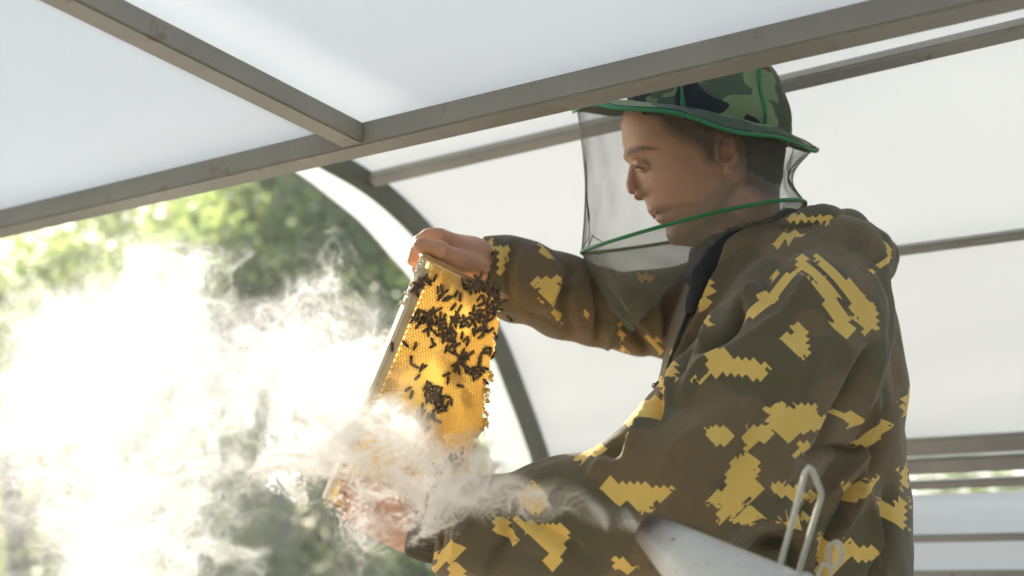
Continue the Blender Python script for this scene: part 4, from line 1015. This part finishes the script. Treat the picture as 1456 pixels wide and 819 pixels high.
# body of the comb behind the cells, with a ragged rim
V, Fc = [], []; nn_ = 90
for j in range(nn_ + 1):
    v = .003 + (FH - .006) * j / nn_; er = edge_right(v) + .003 + .0015 * math.sin(j * 2.1)
    for (u, w) in ((bt, thick * .40), (er * .35, thick * .5), (er * .7, thick * .5), (er - .004, thick * .4), (er, 0)): V.append(FP(u, v, w))
    if j:
        for a in range(4): Fc.append(((j - 1) * 5 + a, (j - 1) * 5 + a + 1, j * 5 + a + 1, j * 5 + a))
me = pymesh('comb_core', V, Fc); attr(me, 'cap', [.3] * len(V)); link('comb_core', me, M_wax, frame)
# wax burrs along the ragged edge
rs = np.random.default_rng(11); parts = []
for i in range(150):
    v = rs.uniform(.10, .33); u = edge_right(v) + rs.uniform(-.002, .004); r = rs.uniform(.0012, .0032)
    a = FP(u, v, rs.uniform(-.004, .008)); parts.append(tube_arrays([a, a + ex * r * 1.6 + ey * rs.normal() * r, a + ex * r * 2.4 + ey * rs.normal() * r], [r, r * .8, r * .3], 6))
me = pymesh('wax_burr', *join_arrays(parts)); attr(me, 'cap', [.55] * len(me.vertices)); o = link('wax_burr', me, M_wax, frame, True); tag(o, kind='stuff')
# pale propolis crumbs on the lit end of the frame
parts = []
for i in range(70):
    v = rs.uniform(-.004, .07); a = FP(rs.uniform(-.003, .003), v, bd / 2 * rs.uniform(-.6, 1)); r = rs.uniform(.0012, .003)
    parts.append(tube_arrays([a - ez * r, a, a + ez * r], [r * .5, r, r * .4], 6))
me = pymesh('wax_crumb', *join_arrays(parts)); attr(me, 'cap', [.2] * len(me.vertices)); o = link('wax_crumb', me, M_pale, frame, True); tag(o, kind='stuff')

# bees ------------------------------------------------------------------
def mat_bee():
    t = NT('bee_body'); a = t.attr('stripe'); n = t.noise(400, 2)
    return t.surf(t.bsdf(t.mix(a, t.mix(n, (.006, .004, .003), (.016, .009, .005)), (.26, .10, .03)), .6, bump=n, bump_d=.0004))
M_bee = mat_bee()
t = NT('bee_wing'); tr = t.n('ShaderNodeBsdfTransparent'); b = t.bsdf((.22, .15, .09), .5); M_wing = t.surf(t.mixs(.35, tr, b))
def bee_mesh(seed):
    rb = np.random.default_rng(seed); V, Fc, st, mi = [], [], [], []
    def blob(c, r, seg=10, ring=7, stripe=False):
        k = len(V)
        for i in range(ring + 1):
            th = math.pi * i / ring
            for j in range(seg):
                ph = 2 * math.pi * j / seg; x = -math.cos(th); V.append((c[0] + r[0] * x, c[1] + r[1] * math.sin(th) * math.cos(ph), c[2] + r[2] * math.sin(th) * math.sin(ph))); st.append((.9 if i % 2 else .1) if stripe else 0)
        for i in range(ring):
            for j in range(seg): Fc.append((k + i * seg + j, k + i * seg + (j + 1) % seg, k + (i + 1) * seg + (j + 1) % seg, k + (i + 1) * seg + j)); mi.append(0)
    blob((-.0036, 0, .0024), (.0042, .0022, .0021), 10, 9, True)     # abdomen
    blob((.0012, 0, .0029), (.0021, .0021, .0020), 8, 5)             # thorax
    blob((.0039, 0, .0025), (.0012, .0016, .0014), 8, 5)             # head
    for s in (-1, 1):                                                  # wings, legs, antennae
        k = len(V); sp = rb.uniform(.25, .55)
        for (x, y) in ((.0012, .0006), (-.001, .0020), (-.0045, .0026), (-.0072, .0017), (-.0068, .0006), (-.003, .0002)):
            V.append((x, s * (y * (1 + sp)), .0046 + .0004 * s)); st.append(0)
        Fc.append(tuple(range(k, k + 6))); mi.append(1)
        for q, (x, dx) in enumerate(((.0022, .0022), (.0010, .0003), (-.0002, -.0024))):
            v, f = tube_arrays([(x, s * .0012, .0018), (x + dx * .6, s * .0036, .0026), (x + dx, s * .0048, .0002)], [.0003, .00028, .0002], 4)
            k = len(V); V.extend([tuple(p) for p in v]); st.extend([.3] * len(v)); Fc.extend([tuple(i + k for i in ff) for ff in f]); mi.extend([0] * len(f))
        v, f = tube_arrays([(.0048, s * .0006, .003), (.0062, s * .0014, .0036), (.0070, s * .0020, .0026)], [.0002, .0002, .00012], 4)
        k = len(V); V.extend([tuple(p) for p in v]); st.extend([0] * len(v)); Fc.extend([tuple(i + k for i in ff) for ff in f]); mi.extend([0] * len(f))
    me = pymesh('bee', V, Fc); attr(me, 'stripe', st); me.materials.append(M_bee); me.materials.append(M_wing); me.polygons.foreach_set('material_index', mi)
    me.polygons.foreach_set('use_smooth', [m_ == 0 for m_ in mi]); return me
bees = [bee_mesh(s) for s in range(4)]
clusters = [  # label, count, [(px, py, spread x, spread y)]
    ('dark bee in the dense upper right cluster', 56, [(680, 402, 8, 7), (692, 412, 9, 8), (702, 428, 7, 9), (686, 425, 9, 7), (697, 441, 8, 6), (675, 412, 5, 7)]),
    ('dark bee in the crowded middle band', 84, [(594, 450, 6, 7), (606, 455, 9, 6), (616, 452, 8, 6), (622, 463, 8, 6), (632, 472, 8, 7), (642, 482, 6, 6), (648, 457, 7, 5), (660, 460, 8, 6), (674, 458, 9, 7), (688, 470, 8, 8), (684, 452, 9, 5)]),
    ('dark bee in the loose trail on the right', 42, [(646, 500, 5, 8), (652, 512, 6, 7), (660, 508, 6, 5), (650, 524, 4, 6), (668, 524, 9, 7), (676, 520, 7, 8), (690, 497, 8, 4), (672, 527, 7, 6)]),
    ('dark bee in the low left clump', 30, [(606, 552, 7, 7), (614, 562, 9, 7), (624, 568, 8, 6), (628, 578, 7, 5)]),
    ('dark bee in the small upper left knot', 16, [(622, 424, 7, 6), (626, 416, 4, 5), (604, 395, 4, 5), (593, 410, 4, 5)]),
    ('dark bee in the smoky bottom end of the comb', 24, [(602, 588, 8, 5), (612, 594, 9, 5), (645, 662, 12, 7), (625, 668, 12, 6), (650, 652, 10, 8)]),
]
singles = [(592, 418, 'single bee on the wooden side bar left of the comb cells'), (596, 402, 'bee beside the pale spacer near the top left corner'), (646, 419, 'lone bee right of the small knot near the top'), (642, 437, 'lone bee between the small knot and the crowded band'),
    (663, 405, 'lone bee just under the wooden top bar'), (576, 490, 'bee halfway down the left edge of the comb'), (588, 493, 'bee right beside the one halfway down the left edge'), (613, 492, 'lone bee on the bare wax left of the trail'), (583, 510, 'first bee of the short chain on the left'), (590, 521, 'second bee of the short chain on the left'), (597, 524, 'third bee of the short chain on the left'), (602, 521, 'last bee of the short chain on the left, turned upright'), (593, 535, 'bee hanging below the short chain on the left'),
    (652, 548, 'lone bee on the open cells below the trail'), (601, 583, 'bee just below the low left clump'), (690, 543, 'bee at the ragged right edge of the comb'), (614, 486, 'small bee above the lone bee on bare wax'), (704, 478, 'bee on the wax burr at the right edge'), (556, 494, 'bee on the outside of the pale side bar'), (663, 488, 'bee between the band and the trail'), (580, 552, 'bee on the smoky left edge of the comb'), (583, 562, 'bee low on the smoky left edge of the comb')]
rb = np.random.default_rng(77); placed = []
def put_bee(px, py, label, group):
    u, v = comb_at(px, py); ok = False
    for tr_ in range(12):
        uu, vv = u + rb.normal() * .0012 * tr_, v + rb.normal() * .0012 * tr_
        if all((uu - a) ** 2 + (vv - b) ** 2 > .0043 ** 2 for a, b, _ in placed): break
    lay = 0.0 if tr_ < 11 else .0035
    placed.append((uu, vv, lay)); an = rb.choice([.9, 1.2, 2.2, -1.0, .6]) + rb.normal() * .5
    w = thick * .97 + lay + .0002
    fx = ex * math.cos(an) + ey * math.sin(an); fy = np.cross(ez, fx); s = rb.uniform(.94, 1.12)
    o = bpy.data.objects.new('bee', bees[int(rb.integers(4))]); C.objects.link(o)
    M = Matrix([list(fx) + [0], list(fy) + [0], list(ez) + [0], [0, 0, 0, 1]]).transposed(); M.translation = Vector(FP(uu, vv, w)); o.matrix_world = M @ Matrix.Scale(s, 4)
    tag(o, label, 'bee', group)
def sub_label(lab, spots, x, y):
    mx, my = np.mean([q[0] for q in spots]), np.mean([q[1] for q in spots]); sx, sy = np.ptp([q[0] for q in spots]) + 1, np.ptp([q[1] for q in spots]) + 1
    h = 'left' if (x - mx) / sx < -.17 else 'right' if (x - mx) / sx > .17 else 'middle'; v = 'top' if (y - my) / sy < -.17 else 'lower' if (y - my) / sy > .17 else 'central'
    return lab.replace('dark bee in', f'dark bee at the {v} {h} of')
for lab, cnt, spots in clusters:
    for i in range(cnt):
        x, y, sx, sy = spots[i % len(spots)]; put_bee(x + rb.normal() * sx * .62, y + rb.normal() * sy * .62, sub_label(lab, spots, x, y), 'bees crawling on the honeycomb')
for x, y, lab in singles: put_bee(x, y, lab, 'bees crawling on the honeycomb')

# ------------------------------------------------------------------ smoker
def mat_tin():
    t = NT('tin'); n = t.noise(30, 4, .6); sp = t.noise(160, 2); so = t.attr('soot')
    col = t.mix(n, (.62, .60, .56), (.50, .48, .44)); col = t.mix(t.ramp(sp, [(.70, 0.0), (.73, 1.0)]), col, (.25, .17, .10))
    col = t.mix(t.math('MULTIPLY', so, t.math('ADD', .7, n), clamp=True), col, (.07, .045, .03))
    b = t.bsdf(col, .42, bump=n, bump_d=.0008); b.inputs['Metallic'].default_value = .35; return t.surf(b)
M_tin = mat_tin()
A, B = P(917, 749, 1.54), P(1075, 872, 1.46); ax = unit(B - A); s1 = unit(np.cross(ax, FWD)); s2 = np.cross(ax, s1)
smoker = empty('bee_smoker', B + Z * -.25); tag(smoker, 'tin bee smoker puffing smoke from its conical spout in front of the beekeeper', 'smoker')
def lathe(name, prof_, mat, n=48, attr_name=None):
    """prof_: (distance along the axis, radius)"""
    V, Fc, at = [], [], []
    for i, (h_, r) in enumerate(prof_):
        for k in range(n):
            a = 2 * math.pi * k / n; V.append(A + ax * h_ + r * (math.cos(a) * s1 + math.sin(a) * s2)); at.append(max(0, 1 - abs(h_) / .030) ** 1.3)
        if i:
            for k in range(n): Fc.append(((i - 1) * n + k, (i - 1) * n + (k + 1) % n, i * n + (k + 1) % n, i * n + k))
    me = pymesh(name, V, Fc); attr(me, 'soot', at); return link(name, me, mat, smoker, True)
LB = float(np.linalg.norm(B - A))
# the mouth is cut at a slant: outer wall, then inner wall
cone_o = lathe('spout', [(.0, .0165), (.003, .0175), (LB * .35, .0315), (LB * .7, .0455), (LB, .058), (LB + .03, .062), (LB, .0565), (LB * .7, .0440), (LB * .35, .0300), (.003, .0160), (0, .0165)], M_tin)
lathe('lid', [(LB + .018, .030), (LB + .020, .066), (LB + .045, .067), (LB + .045, .064)], M_tin)
lathe('can', [(LB + .040, .064), (LB + .24, .064), (LB + .245, .061), (LB + .245, .0)], M_tin)
t = NT('wire'); M_wire = t.surf(t.bsdf((.62, .59, .50), .4, Metallic=.5))
w1 = spline([P(1098, 835, 1.50), P(1120, 762, 1.50), P(1146, 672, 1.50)], 12)
guard = [P(1090, 880, 1.50), P(1105, 819, 1.50), P(1122, 757, 1.50), P(1145, 672, 1.50), P(1150, 664, 1.50), P(1155, 669, 1.503), P(1166, 696, 1.51), P(1168, 703, 1.511), P(1166, 712, 1.512), P(1150, 765, 1.515), P(1134, 819, 1.518), P(1116, 880, 1.52)]
link('guard_wire', tube('guard_wire', guard, .0032, 10), M_wire, smoker, True)
coil = [P(1150, 870, 1.50), P(1160, 825, 1.50)] + [P(1178 + 11 * math.cos(a) + .8 * a, 793 - 17 * math.sin(a) - .5 * a, 1.50 + .0012 * a) for a in np.linspace(3.6, 3.6 + 11.5, 40)] + [P(1182, 825, 1.515), P(1170, 870, 1.52)]
link('spring_wire', tube('spring_wire', coil, .0014, 8), M_wire, smoker, True)
# bellows behind the can, below the picture
t = NT('bellows_leather'); M_leather = t.surf(t.bsdf((.06, .03, .02), .7)); V, Fc = [], []
c0 = A + ax * (LB + .10) + s2 * 0 + RIGHT * .085
for i in range(11):
    rr = .006 * (i % 2); off = i * .006
    for (a, b) in ((-1, -1), (1, -1), (1, 1), (-1, 1)): V.append(c0 + RIGHT * off + ax * (.075 + rr) * a + FWD * (.055 + rr) * b)
    if i:
        for k in range(4): Fc.append(((i - 1) * 4 + k, (i - 1) * 4 + (k + 1) % 4, i * 4 + (k + 1) % 4, i * 4 + k))
Fc += [(0, 1, 2, 3), (43, 42, 41, 40)]
link('bellows', pymesh('bellows', V, Fc), M_leather, smoker)
# ------------------------------------------------------------------ smoke
def smoke_density(lo, hi, vox, near, seed):
    rs = np.random.default_rng(seed)
    K = 64
    def curl_table(k0, k1, slope):
        kx = np.fft.fftfreq(K) * K; k = np.stack(np.meshgrid(kx, kx, kx, indexing='ij'), -1); kk = np.linalg.norm(k, axis=-1)
        amp = np.where((kk >= k0) & (kk <= k1), (kk + 1e-6) ** slope, 0)
        A = (np.fft.fftn(rs.normal(size=(K, K, K, 3)), axes=(0, 1, 2))) * amp[..., None]
        v = np.real(np.fft.ifftn(1j * np.cross(k, A), axes=(0, 1, 2))).astype(np.float32)
        return v / np.sqrt((v ** 2).sum(-1).mean())
    def scal_table(k0, k1, slope):
        kx = np.fft.fftfreq(K) * K; kk = np.sqrt(sum(g ** 2 for g in np.meshgrid(kx, kx, kx, indexing='ij')))
        amp = np.where((kk >= k0) & (kk <= k1), (kk + 1e-6) ** slope, 0)
        v = np.real(np.fft.ifftn(np.fft.fftn(rs.normal(size=(K, K, K))) * amp)).astype(np.float32); return v / v.std()
    def sample(T, p, L):
        """trilinear look-up in a periodic table of edge length L"""
        q = p * (K / L); i = np.floor(q).astype(np.int32); f = (q - i).astype(np.float32); i %= K; j = (i + 1) % K
        T2 = T.reshape(K * K * K, -1); out = 0
        for a in (0, 1):
            ia = (j if a else i)[:, 0] * K * K; wa = f[:, 0] if a else 1 - f[:, 0]
            for b in (0, 1):
                ib = ia + (j if b else i)[:, 1] * K; wb = wa * (f[:, 1] if b else 1 - f[:, 1])
                for c in (0, 1):
                    w = wb * (f[:, 2] if c else 1 - f[:, 2]); out = out + T2[ib + (j if c else i)[:, 2]] * w[:, None]
        return out
    lo, hi, vox = np.array(lo), np.array(hi), np.array(vox)
    dims = np.ceil((hi - lo) / vox).astype(int) | 1; hi = lo + vox * (dims - 1)
    # coarse flow map
    cd = (dims + 1) // 2
    ax = [np.linspace(lo[i], hi[i], cd[i]) for i in range(3)]
    G = np.stack(np.meshgrid(*ax, indexing='ij'), -1).reshape(-1, 3).astype(np.float32)
    T1 = curl_table(1, 3, -2.0); T2 = curl_table(2, 5, -1.5); T3 = curl_table(3, 7, -1.5)
    # distance from the nozzle: the jet is calm at first and curls up downstream
    tip = P(925, 748, 1.54)
    p = G.copy()
    dist = np.clip((tip[0] - p[:, 0]) / .34, .0, 1.0)[:, None].astype(np.float32) ** 1.6
    calm = .05 + .95 * dist
    for s in range(20):
        v = sample(T1, p, .60) * .0022 + sample(T2, p + 3.1, .44) * .0026 + sample(T3, p + 7.7, .36) * .0022
        p = p - v * calm
    D = (p - G).reshape(*cd, 3)
    # upsample the flow map
    def up(a, axis):
        m = a.shape[axis]; sl = [slice(None)] * a.ndim; o = list(a.shape); o[axis] = 2 * m - 1; r = np.empty(o, np.float32)
        s1 = list(sl); s1[axis] = slice(0, None, 2); r[tuple(s1)] = a
        s2 = list(sl); s2[axis] = slice(1, None, 2); sa = list(sl); sa[axis] = slice(0, m - 1); sb = list(sl); sb[axis] = slice(1, m)
        r[tuple(s2)] = .5 * (a[tuple(sa)] + a[tuple(sb)]); return r
    for i in range(3): D = up(D, i)
    ax = [np.linspace(lo[i], hi[i], dims[i]) for i in range(3)]
    G = np.stack(np.meshgrid(*ax, indexing='ij'), -1).reshape(-1, 3).astype(np.float32)
    q = G + D.reshape(-1, 3)
    # body of the cloud: soft ellipsoids (pixel, pixel, distance, radii in m, weight)
    B = [(120, 560, 2.40, .165, .165, .15, 1.1), (210, 510, 2.38, .19, .145, .13, 1.1), (330, 500, 2.35, .17, .09, .11, 1.0), (430, 505, 2.32, .15, .085, .10, 1.0),
         (510, 545, 2.25, .10, .095, .09, 1.05), (170, 640, 2.40, .155, .19, .13, 1.1), (180, 770, 2.40, .125, .165, .12, 1.0), (130, 465, 2.42, .09, .05, .09, .9),
         (535, 620, 2.10, .075, .07, .07, .9), (240, 415, 2.4, .04, .04, .055, .8), (100, 720, 2.45, .10, .14, .11, .5),
         (280, 680, 2.40, .07, .115, .09, .6), (20, 640, 2.45, .14, .17, .11, .42), (60, 790, 2.45, .12, .10, .11, .42), (350, 460, 2.4, .13, .05, .09, .7), (400, 680, 2.35, .18, .16, .11, .42)] if not near else [(532, 590, 1.78, .04, .06, .04, 1.8), (505, 640, 1.76, .05, .05, .05, 2.4), (500, 668, 1.74, .05, .025, .04, 2.6), (640, 640, 1.74, .035, .04, .03, 2.4)]
    S = np.zeros(len(q), np.float32); SW = S.copy()
    for px, py, d, rx, rz, ry, w in B:
        c = P(px, py, d); e = ((q[:, 0] - c[0]) / rx) ** 2 + ((q[:, 1] - c[1]) / ry) ** 2 + ((q[:, 2] - c[2]) / rz) ** 2
        S = np.maximum(S, w * np.clip(1.35 - e, 0, 1).astype(np.float32)); SW = np.maximum(SW, w * np.clip(2.05 - e, 0, 1.0).astype(np.float32))
    # jet from the nozzle to the hands
    jet = [(922, 750, 1.55, .010, .8), (880, 738, 1.58, .015, .8), (820, 714, 1.63, .020, .8), (770, 698, 1.66, .026, 1.0), (715, 688, 1.69, .036, 1.6), (660, 672, 1.71, .046, 2.5), (600, 664, 1.72, .054, 2.7), (530, 655, 1.74, .06, 2.4), (480, 630, 1.78, .055, 1.7)] if near else \
        [(560, 620, 1.85, .05, .8), (500, 600, 1.98, .07, 1.1), (470, 560, 2.15, .08, 1.1)]
    J = np.zeros(len(q), np.float32)
    for a, b in zip(jet[:-1], jet[1:]):
        pa, pb = P(*a[:3]), P(*b[:3]); ab = pb - pa
        t = np.clip((q - pa) @ ab / (ab @ ab), 0, 1).astype(np.float32)
        dd = np.linalg.norm(q - pa - t[:, None] * ab, axis=1); rr = a[3] + (b[3] - a[3]) * t; ww = a[4] + (b[4] - a[4]) * t
        J = np.maximum(J, ww * np.clip(1.25 - (dd / rr) ** 2, 0, 1)); SW = np.maximum(SW, ww * np.clip(1.7 - (dd / rr) ** 2, 0, 1) * np.clip((rr - .024) / .012, 0, 1))
    S = np.maximum(S, J); SW = np.maximum(SW, S)
    on = np.nonzero(SW > .002)[0]
    N1 = scal_table(1, 4, -1.2)
    nz = np.zeros(len(q), np.float32)
    L = .30 if near else .50
    a = sample(N1, q[on], L)[:, 0]; b = sample(N1, q[on] + 5.3, L * .75)[:, 0]; c_ = sample(N1, q[on] + 1.7, L * .5)[:, 0]
    rw = .065 if near else .075
    ridge = np.exp(-(a / rw) ** 2) + .8 * np.exp(-(b / rw) ** 2) + .6 * np.exp(-(c_ / rw) ** 2)          # thin folded sheets
    core = np.clip((S[on] - .50 + .08 * a) * 2.2, 0, 1); edge = np.clip(SW[on], 0, 1)
    if near: nz[on] = J[on] * .03 + S[on] * .04 + edge * ridge * (.5 + 3.0 * np.minimum(S[on], 3.0))
    else: nz[on] = core ** 1.4 * (.12 + .8 * ridge) + edge * ridge * .85 + .008 * (S[on] > .1)
    # pocket of clear air under the cloud
    for px, py, d, rx, rz, w in () if near else ((395, 640, 2.35, .08, .05, .75), (440, 740, 2.3, .13, .10, .93), (350, 780, 2.35, .06, .08, .75), (20, 740, 2.4, .10, .115, .75), (0, 470, 2.4, .06, .08, .5)):
        c = P(px, py, d); e = ((q[:, 0] - c[0]) / rx) ** 2 + ((q[:, 2] - c[2]) / rz) ** 2; nz *= 1 - w * np.clip(1.5 - e, 0, 1) * (G[:, 1] > 1.85)
    if not near: nz = nz + .022 * np.clip(SW * 1.3, 0, 1)
    dens = nz.reshape(dims)
    for ax_ in range(3):   # fade to nothing at the faces of the box
        m = np.minimum(np.arange(dims[ax_]), np.arange(dims[ax_])[::-1]) / 10.0; sh = [1, 1, 1]; sh[ax_] = -1
        if ax_ == 2: m = np.minimum(1, np.arange(dims[ax_])[::-1] / 10.0)
        dens = dens * np.clip(m, 0, 1).reshape(sh)
    dens[dens < .004] = 0
    return dens, lo, hi, vox, dims
def smoke_cloud(label, strength, aniso, *args):
    dens, lo, hi, vox, dims = smoke_density(*args)
    src = bpy.data.meshes.new('smoke'); n = int(np.prod(dims)); src.vertices.add(n)
    attr(src, 'dens', dens.ravel())
    o = link('smoke', src); tag(o, label, 'smoke', kind='stuff')
    ng = bpy.data.node_groups.new('smoke_volume', 'GeometryNodeTree')
    ng.interface.new_socket('Geometry', in_out='INPUT', socket_type='NodeSocketGeometry'); ng.interface.new_socket('Geometry', in_out='OUTPUT', socket_type='NodeSocketGeometry')
    nn, ll = ng.nodes, ng.links
    gi, go = nn.new('NodeGroupInput'), nn.new('NodeGroupOutput'); vc = nn.new('GeometryNodeVolumeCube')
    pos = nn.new('GeometryNodeInputPosition'); sub = nn.new('ShaderNodeVectorMath'); sub.operation = 'SUBTRACT'; sub.inputs[1].default_value = tuple(lo)
    div = nn.new('ShaderNodeVectorMath'); div.operation = 'DIVIDE'; div.inputs[1].default_value = tuple(vox)
    rnd = nn.new('ShaderNodeVectorMath'); rnd.operation = 'ADD'; rnd.inputs[1].default_value = (.5, .5, .5)
    fl = nn.new('ShaderNodeVectorMath'); fl.operation = 'FLOOR'
    sep = nn.new('ShaderNodeSeparateXYZ')
    ll.new(pos.outputs[0], sub.inputs[0]); ll.new(sub.outputs[0], div.inputs[0]); ll.new(div.outputs[0], rnd.inputs[0]); ll.new(rnd.outputs[0], fl.inputs[0]); ll.new(fl.outputs[0], sep.inputs[0])
    def toint(s):
        f = nn.new('FunctionNodeFloatToInt'); f.rounding_mode = 'ROUND'; ll.new(s, f.inputs[0]); return f.outputs[0]
    def im(op, a, b):
        m = nn.new('FunctionNodeIntegerMath'); m.operation = op
        for k, v in ((0, a), (1, b)):
            if isinstance(v, int): m.inputs[k].default_value = v
            else: ll.new(v, m.inputs[k])
        return m.outputs[0]
    idx = im('ADD', im('MULTIPLY', im('ADD', im('MULTIPLY', toint(sep.outputs[0]), int(dims[1])), toint(sep.outputs[1])), int(dims[2])), toint(sep.outputs[2]))
    na = nn.new('GeometryNodeInputNamedAttribute'); na.data_type = 'FLOAT'; na.inputs[0].default_value = 'dens'
    si = nn.new('GeometryNodeSampleIndex'); si.data_type = 'FLOAT'; si.domain = 'POINT'; si.clamp = True
    ll.new(gi.outputs[0], si.inputs['Geometry']); ll.new(na.outputs[0], si.inputs['Value']); ll.new(idx, si.inputs['Index'])
    ll.new(si.outputs[0], vc.inputs['Density']); vc.inputs['Background'].default_value = 0
    vc.inputs['Min'].default_value = tuple(lo); vc.inputs['Max'].default_value = tuple(hi)
    for k, s in enumerate(('Resolution X', 'Resolution Y', 'Resolution Z')): vc.inputs[s].default_value = int(dims[k])
    sm = nn.new('GeometryNodeSetMaterial')
    t = NT('smoke')
    pv = t.n('ShaderNodeVolumePrincipled'); pv.inputs['Color'].default_value = (.98, .97, .95, 1) if aniso > .4 else (.84, .845, .83, 1); pv.inputs['Anisotropy'].default_value = aniso
    pv.inputs['Density Attribute'].default_value = ''
    t.set(pv.inputs['Density'], t.math('MULTIPLY', t.attr('density'), strength))
    t.t.links.new(pv.outputs[0], t.out.inputs['Volume'])
    sm.inputs['Material'].default_value = t.m; src.materials.append(t.m)
    ll.new(vc.outputs[0], sm.inputs[0]); ll.new(sm.outputs[0], go.inputs[0])
    md = o.modifiers.new('volume', 'NODES'); md.node_group = ng
    return o
SMOKE_DENSITY = 18.0
CLOUD = ((-1.02, 1.66, .90), (.0, 2.66, 1.60), (.0036, .0078, .0036), False, 21)
PLUME = ((-.32, 1.42, .98), (.19, 1.90, 1.30), (.0026, .0044, .0026), True, 22)
smoke_cloud('huge dense white smoke cloud filling the lower left of the view', SMOKE_DENSITY, .32, *CLOUD)
smoke_cloud('thin bright smoke plume streaming from the spout round the lower hand', SMOKE_DENSITY * 2.1, .5, *PLUME)
